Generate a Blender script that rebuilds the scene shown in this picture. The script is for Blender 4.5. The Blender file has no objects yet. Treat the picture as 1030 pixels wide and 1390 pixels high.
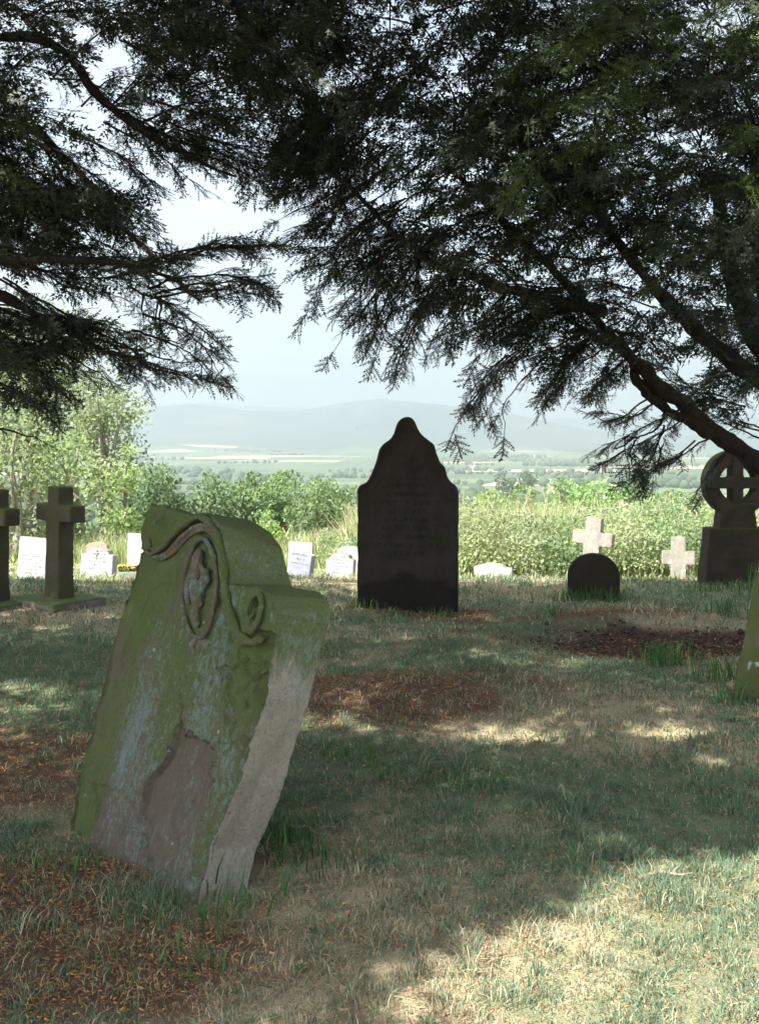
import bpy, bmesh, math, random
import numpy as np
from mathutils import Vector, Matrix, Euler

random.seed(7)
RNG = np.random.default_rng(11)
C = bpy.context.scene.collection
R = math.radians

# ------------------------------------------------------------------ camera, sky, sun, exposure
F, CX, HY, EYE = 1415.0, 515.0, 595.0, 1.5           # focal length and horizon of a 1030 x 1390 picture
cam_d = bpy.data.cameras.new('camera'); cam = bpy.data.objects.new('camera', cam_d); C.objects.link(cam)
cam.location = (0, 0, EYE); cam.rotation_euler = (R(90), 0, 0)
cam_d.sensor_fit = 'VERTICAL'; cam_d.sensor_height = 36.0; cam_d.sensor_width = 36.0
cam_d.lens = 36.0 * F / 1390.0
cam_d.shift_y = -(695.0 - HY) / 1390.0
cam_d.clip_start = 0.05; cam_d.clip_end = 40000
bpy.context.scene.camera = cam

SUN_EL, SUN_AZ = 52.0, 229.0                           # azimuth from +Y towards +X
TO_SUN = np.array([math.sin(R(SUN_AZ))*math.cos(R(SUN_EL)), math.cos(R(SUN_AZ))*math.cos(R(SUN_EL)), math.sin(R(SUN_EL))])
sun_d = bpy.data.lights.new('sun', 'SUN'); sun = bpy.data.objects.new('sun', sun_d); C.objects.link(sun)
sun_d.energy = 5.0; sun_d.angle = R(0.55); sun_d.color = (1.0, 0.945, 0.85)
sun.rotation_euler = Vector(TO_SUN).to_track_quat('Z', 'Y').to_euler()
sun.location = Vector(TO_SUN)*60

world = bpy.data.worlds.new('World'); bpy.context.scene.world = world; world.use_nodes = True
wn, wl = world.node_tree.nodes, world.node_tree.links
for n in list(wn): wn.remove(n)
wo = wn.new('ShaderNodeOutputWorld'); wb = wn.new('ShaderNodeBackground'); wb.inputs['Strength'].default_value = 0.047
sky = wn.new('ShaderNodeTexSky'); sky.sky_type = 'NISHITA'; sky.sun_disc = False
sky.sun_elevation = R(SUN_EL); sky.sun_rotation = R(SUN_AZ); sky.dust_density = 0.8; sky.air_density = 1.0; sky.ozone_density = 1.0
tc = wn.new('ShaderNodeTexCoord'); mp = wn.new('ShaderNodeMapping'); mp.inputs['Scale'].default_value = (1.6, 1.6, 4.0)
nz = wn.new('ShaderNodeTexNoise'); nz.inputs['Scale'].default_value = 1.7; nz.inputs['Detail'].default_value = 7; nz.inputs['Roughness'].default_value = .55
rp = wn.new('ShaderNodeValToRGB'); rp.color_ramp.elements[0].position = .42; rp.color_ramp.elements[1].position = .72
rp.color_ramp.elements[0].color = (.30, .30, .30, 1); rp.color_ramp.elements[1].color = (.75, .75, .75, 1)
mx = wn.new('ShaderNodeMixRGB'); mx.inputs['Color2'].default_value = (5.6, 5.5, 5.0, 1)
wl.new(tc.outputs['Generated'], mp.inputs['Vector']); wl.new(mp.outputs[0], nz.inputs['Vector']); wl.new(nz.outputs['Fac'], rp.inputs['Fac'])
wl.new(rp.outputs['Color'], mx.inputs['Fac']); wl.new(sky.outputs['Color'], mx.inputs['Color1']); wl.new(mx.outputs['Color'], wb.inputs['Color'])
wl.new(wb.outputs[0], wo.inputs['Surface'])

sc = bpy.context.scene
sc.view_settings.view_transform = 'Standard'; sc.view_settings.look = 'None'
sc.view_settings.gamma = 1.0; sc.view_settings.use_curve_mapping = False
sc.view_settings.exposure = 2.36
sc.cycles.use_denoising = True
sc.cycles.max_bounces = 6; sc.cycles.diffuse_bounces = 4; sc.cycles.transmission_bounces = 4; sc.cycles.volume_bounces = 1
sc.cycles.sample_clamp_indirect = 6.0

# ------------------------------------------------------------------ helpers
def _hash(ix, iy, iz, seed):
    h = (ix.astype(np.int64)*374761393 + iy.astype(np.int64)*668265263 + iz.astype(np.int64)*2147483647 + seed*974711) & 0xFFFFFFFF
    h = ((h ^ (h >> 13))*1274126177) & 0xFFFFFFFF
    h = (h ^ (h >> 16)) & 0xFFFF
    return h/65535.0
def vnoise(P, s=1.0, seed=0):
    P = np.asarray(P, float)*s
    i = np.floor(P).astype(np.int64); f = P - i; f = f*f*(3-2*f)
    out = 0
    for dx in (0, 1):
        for dy in (0, 1):
            for dz in (0, 1):
                w = (f[:, 0] if dx else 1-f[:, 0])*(f[:, 1] if dy else 1-f[:, 1])*(f[:, 2] if dz else 1-f[:, 2])
                out = out + w*_hash(i[:, 0]+dx, i[:, 1]+dy, i[:, 2]+dz, seed)
    return out
def fbm(P, s=1.0, seed=0, oct=4):
    t = 0; a = .5
    for k in range(oct):
        t = t + a*vnoise(P, s, seed+k*17); s *= 2.05; a *= .5
    return t/(1-.5**oct)
def P3(x, y, z=None):
    x = np.asarray(x, float); y = np.asarray(y, float)
    return np.stack([x, y, np.zeros_like(x) if z is None else np.broadcast_to(z, x.shape)], -1)
def sstep(a, b, x):
    t = np.clip((x-a)/(b-a), 0, 1); return t*t*(3-2*t)
def in_poly(px, py, poly):
    px = np.asarray(px, float); py = np.asarray(py, float); inside = np.zeros(px.shape, bool); n = len(poly); j = n-1
    for i in range(n):
        xi, yi = poly[i]; xj, yj = poly[j]
        c = ((yi > py) != (yj > py)) & (px < (xj-xi)*(py-yi)/((yj-yi) if yj != yi else 1e-9)+xi)
        inside ^= c; j = i
    return inside

def np_mesh(name, V, faces, col=None, smooth=False):
    """faces: (n,3) or (n,4) int array, or a list of such arrays."""
    me = bpy.data.meshes.new(name)
    if not isinstance(faces, list): faces = [faces]
    faces = [np.asarray(f, np.int32) for f in faces if len(f)]
    V = np.asarray(V, np.float32)
    me.vertices.add(len(V)); me.vertices.foreach_set('co', V.ravel())
    nl = sum(f.size for f in faces); npoly = sum(len(f) for f in faces)
    me.loops.add(nl); me.polygons.add(npoly)
    me.loops.foreach_set('vertex_index', np.concatenate([f.ravel() for f in faces]))
    tot = np.concatenate([np.full(len(f), f.shape[1], np.int32) for f in faces])
    st = np.concatenate([[0], np.cumsum(tot)[:-1]]).astype(np.int32)
    me.polygons.foreach_set('loop_start', st)
    me.update(calc_edges=True)
    if smooth: me.polygons.foreach_set('use_smooth', np.ones(npoly, bool))
    if col is not None: set_col(me, col)
    me.validate()
    return me
def set_col(me, col, name='tint'):
    a = me.color_attributes.new(name, 'FLOAT_COLOR', 'POINT')
    c = np.ones((len(me.vertices), 4), np.float32); c[:, :3] = col
    a.data.foreach_set('color', c.ravel())
def link(name, me, mat, parent=None, kind=None, loc=None):
    o = bpy.data.objects.new(name, me); C.objects.link(o)
    if mat is not None:
        me.materials.clear(); me.materials.append(mat)
    if parent is not None: o.parent = parent
    if kind: o['kind'] = kind
    if loc is not None: o.location = loc
    return o
def thing(name, label, cat, loc=(0, 0, 0), rot=(0, 0, 0), group=None):
    o = bpy.data.objects.new(name, None); C.objects.link(o); o.empty_display_size = .1
    o.location = loc; o.rotation_euler = rot; o['label'] = label; o['category'] = cat
    if group: o['group'] = group
    return o
def catmull(pts, n=8):
    pts = [np.asarray(p, float) for p in pts]
    if len(pts) < 3:
        return np.array([pts[0]+(pts[-1]-pts[0])*t for t in np.linspace(0, 1, n+1)])
    q = [2*pts[0]-pts[1]]+pts+[2*pts[-1]-pts[-2]]; out = []
    for i in range(1, len(q)-2):
        for k in range(n):
            t = k/n; a, b, c, d = q[i-1], q[i], q[i+1], q[i+2]
            out.append(.5*((2*b)+(-a+c)*t+(2*a-5*b+4*c-d)*t*t+(-a+3*b-3*c+d)*t**3))
    out.append(pts[-1]); return np.array(out)
def tube(path, rad, k=10, rough=0.0, seed=0, cap=True):
    path = np.asarray(path, float); n = len(path); rad = np.broadcast_to(rad, (n,)).astype(float)
    T = np.gradient(path, axis=0); T /= np.linalg.norm(T, axis=1)[:, None]+1e-9
    ref = np.array([0.13, 0.21, 1.0]);
    if abs(T[:, 2]).mean() > .8: ref = np.array([1.0, .2, .1])
    A = np.cross(T, ref); A /= np.linalg.norm(A, axis=1)[:, None]+1e-9; B = np.cross(T, A)
    th = np.linspace(0, 2*math.pi, k, endpoint=False)
    V = path[:, None]+rad[:, None, None]*(np.cos(th)[None, :, None]*A[:, None]+np.sin(th)[None, :, None]*B[:, None])
    if rough > 0:
        m = 1+rough*(vnoise(V.reshape(-1, 3)*np.array([1, 1, .5]), 9.0, seed).reshape(n, k)-.5)*2
        V = path[:, None]+(V-path[:, None])*m[..., None]
    i = np.arange(n-1)[:, None]*k; j = np.arange(k)[None]; j2 = (j+1) % k
    Q = np.stack([i+j, i+j2, i+k+j2, i+k+j], -1).reshape(-1, 4)
    V = V.reshape(-1, 3)
    if cap:
        V = np.vstack([V, path[0], path[-1]]); a = len(V)-2
        jj = np.arange(k); j3 = (jj+1) % k
        tri = np.vstack([np.stack([np.full(k, a), j3, jj], -1), np.stack([np.full(k, a+1), (n-1)*k+jj, (n-1)*k+j3], -1)])
    else: tri = np.zeros((0, 3), int)
    return V, Q, tri
def tubes_mesh(name, items, smooth=True):
    Vs, Qs, Ts = [], [], []; o = 0
    for V, Q, T in items:
        Vs.append(V); Qs.append(Q+o); Ts.append(T+o); o += len(V)
    return np_mesh(name, np.vstack(Vs), [np.vstack(Qs), np.vstack(Ts)], smooth=smooth)

def X(px, d): return (px-CX)/F*d
def Z(py, d): return EYE-(py-HY)/F*d
def at(px, py, d): return np.array([X(px, d), d, Z(py, d)])

# ------------------------------------------------------------------ materials
def mat(name):
    m = bpy.data.materials.new(name); m.use_nodes = True
    n = m.node_tree.nodes; l = m.node_tree.links
    b = n['Principled BSDF']; b.inputs['Roughness'].default_value = .9
    b.inputs['Specular IOR Level'].default_value = .25
    return m, n, l, b
def N(n, typ, **kw):
    x = n.new(typ)
    for k, v in kw.items():
        if k in x.inputs.keys(): x.inputs[k].default_value = v
        else: setattr(x, k, v)
    return x
def ramp(n, stops):
    r = n.new('ShaderNodeValToRGB'); e = r.color_ramp.elements
    while len(e) < len(stops): e.new(.5)
    for q, (p, c) in zip(e, stops):
        q.position = p; q.color = (*c, 1) if len(c) == 3 else c
    return r
def mixc(n, l, fac, a, b, blend='MIX'):
    m = n.new('ShaderNodeMixRGB'); m.blend_type = blend
    for s, v in (('Fac', fac), ('Color1', a), ('Color2', b)):
        if hasattr(v, 'links'): l.new(v, m.inputs[s])
        elif isinstance(v, (int, float)): m.inputs[s].default_value = v
        else: m.inputs[s].default_value = (*v, 1)
    return m.outputs['Color']
def math_(n, l, op, a, b=None, clamp=False):
    m = n.new('ShaderNodeMath'); m.operation = op; m.use_clamp = clamp
    for i, v in ((0, a), (1, b)):
        if v is None: continue
        if hasattr(v, 'links'): l.new(v, m.inputs[i])
        else: m.inputs[i].default_value = v
    return m.outputs[0]
def noise(n, l, scale, detail=5, rough=.6, vec=None, coord='Object'):
    t = N(n, 'ShaderNodeTexNoise'); t.inputs['Scale'].default_value = scale; t.inputs['Detail'].default_value = detail; t.inputs['Roughness'].default_value = rough
    if vec is None:
        c = n.new('ShaderNodeTexCoord'); vec = c.outputs[coord]
    l.new(vec, t.inputs['Vector']); return t.outputs['Fac']
def bump(n, l, b, h, strength=.4, dist=.01):
    x = n.new('ShaderNodeBump'); x.inputs['Strength'].default_value = strength; x.inputs['Distance'].default_value = dist
    l.new(h, x.inputs['Height']); l.new(x.outputs[0], b.inputs['Normal'])

def stone_mat(name, dark, light, moss=(.10, .12, .03), moss_amt=.3, text=None, text_dark=.55, lichen=None, scale=6, stain=None):
    """Weathered stone. text = (x0, x1, z0, z1, row height) of a cut inscription on the front face."""
    m, n, l, b = mat(name)
    c = n.new('ShaderNodeTexCoord'); ob = c.outputs['Object']
    f1 = noise(n, l, scale, 6, .65, ob); r1 = ramp(n, [(.3, dark), (.72, light)]); l.new(f1, r1.inputs['Fac'])
    col = r1.outputs['Color']
    geo = n.new('ShaderNodeNewGeometry'); sx = n.new('ShaderNodeSeparateXYZ'); l.new(geo.outputs['Normal'], sx.inputs[0])
    f2 = noise(n, l, 4.3, 6, .6, ob)
    up = math_(n, l, 'MULTIPLY', math_(n, l, 'MAXIMUM', sx.outputs['Z'], 0.0), .55)
    mm = math_(n, l, 'ADD', f2, up); rm = ramp(n, [(.62-moss_amt*.4, (0, 0, 0)), (.80-moss_amt*.3, (1, 1, 1))]); l.new(mm, rm.inputs['Fac'])
    col = mixc(n, l, rm.outputs['Color'], col, moss)
    if lichen:
        f3 = noise(n, l, 11, 4, .5, ob); rl = ramp(n, [(.60, (0, 0, 0)), (.66, (1, 1, 1))]); l.new(f3, rl.inputs['Fac'])
        col = mixc(n, l, rl.outputs['Color'], col, lichen)
    so = n.new('ShaderNodeSeparateXYZ'); l.new(ob, so.inputs[0])
    hgt = f1
    if stain:                                         # a dark damp tide mark rising from the ground
        z0, colr = stain
        w = math_(n, l, 'ADD', so.outputs['Z'], math_(n, l, 'MULTIPLY', math_(n, l, 'SUBTRACT', f2, .5), .25))
        w = math_(n, l, 'ADD', w, math_(n, l, 'MULTIPLY', math_(n, l, 'ABSOLUTE', so.outputs['X']), .22))
        rs = ramp(n, [(z0-.02, (1, 1, 1)), (z0+.02, (0, 0, 0))]); l.new(w, rs.inputs['Fac'])
        col = mixc(n, l, math_(n, l, 'MULTIPLY', rs.outputs['Color'], .75), col, colr)
    if text:
        x0, x1, z0, z1, rh = text
        zz = math_(n, l, 'DIVIDE', so.outputs['Z'], rh); row = math_(n, l, 'FLOOR', zz); fr = math_(n, l, 'FRACT', zz)
        band = math_(n, l, 'MULTIPLY', math_(n, l, 'GREATER_THAN', fr, .22), math_(n, l, 'LESS_THAN', fr, .74))
        cb = n.new('ShaderNodeCombineXYZ')
        l.new(math_(n, l, 'MULTIPLY', so.outputs['X'], 2.6/rh), cb.inputs[0]); l.new(math_(n, l, 'MULTIPLY', row, 7.31), cb.inputs[1])
        l.new(math_(n, l, 'MULTIPLY', fr, 1.6), cb.inputs[2])
        g = noise(n, l, 1.0, 2, .8, cb.outputs[0]); gl = math_(n, l, 'GREATER_THAN', g, .50)
        # each row its own length
        cr = n.new('ShaderNodeCombineXYZ'); l.new(math_(n, l, 'MULTIPLY', row, 3.77), cr.inputs[0])
        wn_ = n.new('ShaderNodeTexWhiteNoise'); wn_.noise_dimensions = '3D'; l.new(cr.outputs[0], wn_.inputs['Vector'])
        xm = (x0+x1)/2; hw = (x1-x0)/2
        lim = math_(n, l, 'MULTIPLY', math_(n, l, 'ADD', math_(n, l, 'MULTIPLY', wn_.outputs['Value'], .5), .5), hw)
        inx = math_(n, l, 'LESS_THAN', math_(n, l, 'ABSOLUTE', math_(n, l, 'SUBTRACT', so.outputs['X'], xm)), lim)
        inz = math_(n, l, 'MULTIPLY', math_(n, l, 'GREATER_THAN', so.outputs['Z'], z0), math_(n, l, 'LESS_THAN', so.outputs['Z'], z1))
        front = math_(n, l, 'LESS_THAN', so.outputs['Y'], .02)
        t = math_(n, l, 'MULTIPLY', math_(n, l, 'MULTIPLY', band, gl), math_(n, l, 'MULTIPLY', math_(n, l, 'MULTIPLY', inx, inz), front))
        col = mixc(n, l, math_(n, l, 'MULTIPLY', t, text_dark), col, tuple(.25*q for q in dark))
    fine = noise(n, l, 60, 4, .7, ob)
    col = mixc(n, l, .5, col, mixc(n, l, fine, (.45, .45, .45), (1.25, 1.25, 1.25)), 'MULTIPLY')
    l.new(col, b.inputs['Base Color'])
    bump(n, l, b, math_(n, l, 'ADD', fine, f1), .5, .006)
    return m

M = {}
M['dark_stone'] = stone_mat('dark_stone', (.019, .0145, .0135), (.045, .036, .033), (.022, .026, .011), .3, text=(-.30, .30, .45, 1.15, .075), text_dark=.4, stain=(.30, (.008, .006, .005)))
M['dark_round'] = stone_mat('dark_round', (.018, .013, .010), (.036, .028, .021), (.02, .026, .008), .25)
M['brown_cross'] = stone_mat('brown_cross', (.05, .043, .032), (.11, .092, .066), (.065, .075, .02), .45)
M['grey_panel'] = stone_mat('grey_panel', (.22, .20, .19), (.36, .34, .32), (.12, .13, .06), .05)
M['celtic'] = stone_mat('celtic', (.017, .012, .009), (.042, .031, .024), (.022, .028, .008), .28, text=(-.2, .2, .2, .56, .075), text_dark=.35)
M['mossy_edge'] = stone_mat('mossy_edge', (.09, .08, .055), (.16, .145, .10), (.075, .09, .026), .75, lichen=(.32, .36, .30))
M['plinth'] = stone_mat('plinth', (.10, .08, .07), (.26, .23, .22), (.08, .10, .03), .1)
M['white_stone'] = stone_mat('white_stone', (.21, .215, .225), (.32, .325, .335), (.15, .155, .12), .12, text=(-.2, .2, .16, .5, .055), text_dark=.6)
M['white_plain'] = stone_mat('white_plain', (.22, .22, .22), (.34, .34, .335), (.15, .155, .12), .12)
M['grey_text'] = stone_mat('grey_text', (.14, .15, .18), (.22, .235, .27), (.35, .36, .30), -.3, text=(-.2, .2, .30, .55, .085), text_dark=.75)
M['tan_stone'] = stone_mat('tan_stone', (.19, .15, .12), (.29, .24, .20), (.17, .165, .10), .0)
M['pale_cross'] = stone_mat('pale_cross', (.15, .143, .125), (.255, .24, .21), (.11, .12, .07), .1, lichen=(.48, .46, .36))

def attr_mat(name, rough=.8, translucent=.0, noise_amt=.0, spec=.2, tint='tint', nscale=20):
    m, n, l, b = mat(name)
    a = n.new('ShaderNodeAttribute'); a.attribute_name = tint; col = a.outputs['Color']
    if noise_amt:
        f = noise(n, l, nscale, 4, .6, None); col = mixc(n, l, noise_amt, col, mixc(n, l, f, (.3, .3, .3), (1.6, 1.6, 1.6)), 'MULTIPLY')
    l.new(col, b.inputs['Base Color']); b.inputs['Roughness'].default_value = rough; b.inputs['Specular IOR Level'].default_value = spec
    if translucent:
        t = n.new('ShaderNodeBsdfTranslucent'); l.new(mixc(n, l, 1.0, col, (1.25, 1.3, .75), 'MULTIPLY'), t.inputs['Color'])
        s = n.new('ShaderNodeMixShader'); s.inputs['Fac'].default_value = translucent
        l.new(b.outputs[0], s.inputs[1]); l.new(t.outputs[0], s.inputs[2])
        o = n['Material Output']; l.new(s.outputs[0], o.inputs['Surface'])
    return m
M['blade'] = attr_mat('grass_blade', .7, .3)
M['needle'] = attr_mat('yew_needle', .55, .22, spec=.3)
M['leaf'] = attr_mat('leaf', .9, .5, spec=.06)
M['litter'] = attr_mat('needle_litter', .9)
def bark_mat(name, a, b_):
    m, n, l, b = mat(name)
    c = n.new('ShaderNodeTexCoord'); mpn = n.new('ShaderNodeMapping'); mpn.inputs['Scale'].default_value = (9, 9, 2.5); l.new(c.outputs['Object'], mpn.inputs['Vector'])
    f = noise(n, l, 3, 6, .7, mpn.outputs[0]); r = ramp(n, [(.3, a), (.7, b_)]); l.new(f, r.inputs['Fac']); l.new(r.outputs['Color'], b.inputs['Base Color'])
    bump(n, l, b, f, .8, .03); return m
M['yew_bark'] = bark_mat('yew_bark', (.008, .006, .005), (.022, .0165, .014))
M['ash_bark'] = bark_mat('ash_bark', (.14, .13, .10), (.30, .28, .22))

# ------------------------------------------------------------------ terrain
_py = np.array([-9000, 0, 10.9, 12.2, 18, 30, 45, 100, 300, 800, 1400, 9500.])
_pz = np.array([0., 0, 0, -.16, -1.02, -2.1, -4, -12, -38, -58, -60, -60])
_rp = np.array([-900, -300, 0, 120, 190, 260, 330, 400, 460, 515, 570, 640, 700, 790, 860, 1000, 1300, 2000.])
_ry = np.array([566, 560, 562, 556, 553, 546, 555, 557, 546, 540, 545, 551, 560, 580, 590, 588, 575, 570.])
_r2p = np.array([-900, 0, 190, 280, 340, 420, 560, 700, 780, 900, 1100, 2000.])
_r2y = np.array([552, 548, 550, 541, 548, 550, 562, 568, 566, 560, 556, 552.])
def H(x, y):
    x = np.asarray(x, float); y = np.asarray(y, float)
    r = np.hypot(x, y); z = np.interp(y, _py, _pz)
    near = 1-sstep(14, 40, r)
    und = .030*np.sin(x*1.3+.7)*np.cos(y*.9+x*.3)+.022*np.sin(x*2.9+y*1.7)+.05*(fbm(P3(x, y), .8, 5, 3)-.5)
    z = z+und*near*sstep(2.2, 5.5, np.hypot((x+.89)*1.2, y-3.64)+2.0)
    z = z+near*(.085*np.exp(-(((x-.15)/.55)**2+((y-6.1)/.42)**2))-.07*np.exp(-(((x-2.0)/.9)**2+((y-7.6)/.5)**2))
                + .05*np.exp(-(((x-1.9)/1.1)**2+((y-8.5)/.35)**2)) + .04*np.exp(-(((x+.8)/1.0)**2+((y-11)/.6)**2)))
    az = np.arctan2(x, np.maximum(y, 1e-3)); px = CX+F*np.tan(np.clip(az, -1.2, 1.2))
    ca = np.cos(np.clip(az, -1.2, 1.2))
    front = sstep(-.2, .3, y/(r+1e-6))
    h1 = (HY-np.interp(px, _rp, _ry))/F*5600*.94+61
    h2 = (HY-np.interp(px, _r2p, _r2y))/F*8200*.94+61
    d = y
    z = z+front*h1*np.exp(-((d-5600)/np.where(d < 5600, 900, 700))**2)*(1+.0*ca)
    z = z+front*h2*np.exp(-((d-8300)/900)**2)
    rough = sstep(2500, 4800, d)*30*(fbm(P3(x/900, y/900), 1.0, 9, 4)-.5)
    return z+front*rough
def h1(x, y): return float(H(np.array([x]), np.array([y]))[0])

def worn(x, y):
    """1 where the lawn is bare: needle litter and soil."""
    P = P3(x, y); n = fbm(P, 1.6, 31, 4)-.5; n2 = fbm(P, 5, 77, 3)-.5
    def el(cx, cy, rx, ry): return 1-np.sqrt(((x-cx)/rx)**2+((y-cy)/ry)**2)
    v = np.maximum.reduce([el(-1.35, 3.35, .75, .60), el(.05, 6.05, .85, .5), el(2.25, 7.7, 1.25, .6), el(.35, 9.0, .75, .45), el(1.5, 8.6, .9, .22), el(-.75, 3.0, .5, .3)-.15, el(-2.4, 4.6, 1.1, .9)])
    return sstep(-.45, .55, v+n*2.0+n2*1.0)
def soil(x, y):
    n = fbm(P3(x, y), 2.2, 41, 4)-.5
    v = np.maximum(1-np.sqrt(((x-2.3)/1.25)**2+((y-7.75)/.58)**2), .7-np.sqrt(((x-.35)/.8)**2+((y-8.95)/.4)**2))
    return sstep(-.1, .5, v+n*1.5)
def straw_sunlit(x, y):
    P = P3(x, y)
    return np.clip(sstep(.40, .62, fbm(P, .9, 51, 4)*.75+fbm(P, 6, 52, 2)*.25)+.25*sstep(4.4, 3.0, y)*sstep(.2, 1.0, x), 0, 1)  # dry-grass noise, plus painted sun: paler at near right where the sun patch falls

az = np.unique(np.concatenate([np.linspace(-180, -34, 40), np.linspace(-34, 34, 250), np.linspace(34, 180, 40)]))[:-1]
def ring_mesh(rad, center=False):
    A, Rr = np.meshgrid(np.radians(az), rad); xx = Rr*np.sin(A); yy = Rr*np.cos(A)
    V = np.stack([xx, yy, H(xx.ravel(), yy.ravel()).reshape(xx.shape)], -1).reshape(-1, 3)
    k = len(az); i = np.arange(len(rad)-1)[:, None]*k; j = np.arange(k)[None]; j2 = (j+1) % k
    Q = np.stack([i+j, i+k+j, i+k+j2, i+j2], -1).reshape(-1, 4)[:, ::-1]
    T = np.zeros((0, 3), int)
    if center:
        V = np.vstack([V, [0, 0, h1(0, 0)]]); jj = np.arange(k); T = np.stack([np.full(k, len(V)-1), (jj+1) % k, jj], -1)
    return V, Q, T
r_near = np.concatenate([np.linspace(.4, 2.4, 6), np.linspace(2.55, 12.5, 110), np.geomspace(12.7, 62, 50)])
V, Q, T = ring_mesh(r_near, True)
w_ = worn(V[:, 0], V[:, 1]); s_ = straw_sunlit(V[:, 0], V[:, 1]); so_ = soil(V[:, 0], V[:, 1])
far = sstep(11.5, 16, V[:, 1])
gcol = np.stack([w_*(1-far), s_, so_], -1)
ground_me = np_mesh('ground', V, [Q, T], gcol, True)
m, n, l, b = mat('churchyard_turf')
a = n.new('ShaderNodeAttribute'); a.attribute_name = 'tint'; sp = n.new('ShaderNodeSeparateColor'); l.new(a.outputs['Color'], sp.inputs[0])
f1 = noise(n, l, 7, 6, .7); f2 = noise(n, l, 38, 5, .75); f3 = noise(n, l, 130, 3, .7)
green = mixc(n, l, f2, (.08, .10, .06), (.17, .20, .11)); dry = mixc(n, l, f2, (.24, .195, .13), (.48, .41, .28))
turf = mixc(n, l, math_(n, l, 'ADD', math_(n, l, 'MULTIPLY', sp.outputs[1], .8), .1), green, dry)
lit = mixc(n, l, f3, (.070, .044, .032), (.22, .135, .085)); lit = mixc(n, l, math_(n, l, 'MULTIPLY', f1, .5), lit, (.06, .04, .03))
soilc = mixc(n, l, f2, (.022, .014, .011), (.075, .048, .036))
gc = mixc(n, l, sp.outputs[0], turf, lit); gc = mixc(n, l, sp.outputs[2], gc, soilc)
l.new(gc, b.inputs['Base Color']); bump(n, l, b, math_(n, l, 'ADD', f2, f3), .8, .02); b.inputs['Specular IOR Level'].default_value = .1
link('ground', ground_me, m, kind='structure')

V, Q, T = ring_mesh(np.geomspace(62, 9400, 130))
valley_me = np_mesh('valley', V, [Q], None, True)
m, n, l, b = mat('valley_fields')
c = n.new('ShaderNodeTexCoord'); mpn = n.new('ShaderNodeMapping'); mpn.inputs['Scale'].default_value = (1/330., 1/230., 0); mpn.inputs['Rotation'].default_value = (0, 0, R(14))
l.new(c.outputs['Object'], mpn.inputs['Vector'])
vo = N(n, 'ShaderNodeTexVoronoi'); vo.inputs['Scale'].default_value = 1; vo.inputs['Randomness'].default_value = .85; l.new(mpn.outputs[0], vo.inputs['Vector'])
sp = n.new('ShaderNodeSeparateColor'); l.new(vo.outputs['Color'], sp.inputs[0])
fr = ramp(n, [(0, (.045, .070, .030)), (.25, (.070, .095, .045)), (.42, (.055, .080, .040)), (.52, (.29, .25, .15)), (.62, (.085, .11, .055)), (.78, (.33, .28, .18)), (.86, (.060, .085, .040)), (1, (.15, .12, .09))])
fr.color_ramp.interpolation = 'CONSTANT'; l.new(sp.outputs[0], fr.inputs['Fac'])
ve = N(n, 'ShaderNodeTexVoronoi'); ve.feature = 'DISTANCE_TO_EDGE'; ve.inputs['Scale'].default_value = 1; ve.inputs['Randomness'].default_value = .85; l.new(mpn.outputs[0], ve.inputs['Vector'])
er = ramp(n, [(.02, (1, 1, 1)), (.035, (0, 0, 0))]); l.new(ve.outputs['Distance'], er.inputs['Fac'])
fc = mixc(n, l, er.outputs['Color'], fr.outputs['Color'], (.03, .05, .02))
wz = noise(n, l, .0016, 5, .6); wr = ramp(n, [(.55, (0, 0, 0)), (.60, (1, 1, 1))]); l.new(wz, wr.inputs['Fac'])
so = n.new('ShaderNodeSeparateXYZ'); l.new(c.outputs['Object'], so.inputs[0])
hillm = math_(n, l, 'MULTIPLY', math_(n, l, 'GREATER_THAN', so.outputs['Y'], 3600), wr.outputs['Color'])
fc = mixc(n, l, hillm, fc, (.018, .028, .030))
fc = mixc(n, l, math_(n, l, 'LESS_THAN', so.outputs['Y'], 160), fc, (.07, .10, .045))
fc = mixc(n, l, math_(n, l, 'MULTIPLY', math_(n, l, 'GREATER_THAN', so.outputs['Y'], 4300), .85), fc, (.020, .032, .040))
l.new(fc, b.inputs['Base Color'])
link('valley', valley_me, m, kind='structure')

# ------------------------------------------------------------------ air
hz = bmesh.new(); bmesh.ops.create_cube(hz, size=1)
for v in hz.verts: v.co = Vector((v.co.x*19600, v.co.y*19600, -140 if v.co.z < 0 else 640))
hme = bpy.data.meshes.new('haze'); hz.to_mesh(hme); hz.free()
m = bpy.data.materials.new('haze_air'); m.use_nodes = True; n = m.node_tree.nodes; l = m.node_tree.links; n.remove(n['Principled BSDF'])
pv = n.new('ShaderNodeVolumePrincipled'); pv.inputs['Color'].default_value = (.765, .845, .925, 1); pv.inputs['Density'].default_value = .00034; pv.inputs['Anisotropy'].default_value = 0.66
l.new(pv.outputs[0], n['Material Output'].inputs['Volume'])
link('haze', hme, m, kind='stuff')

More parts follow.
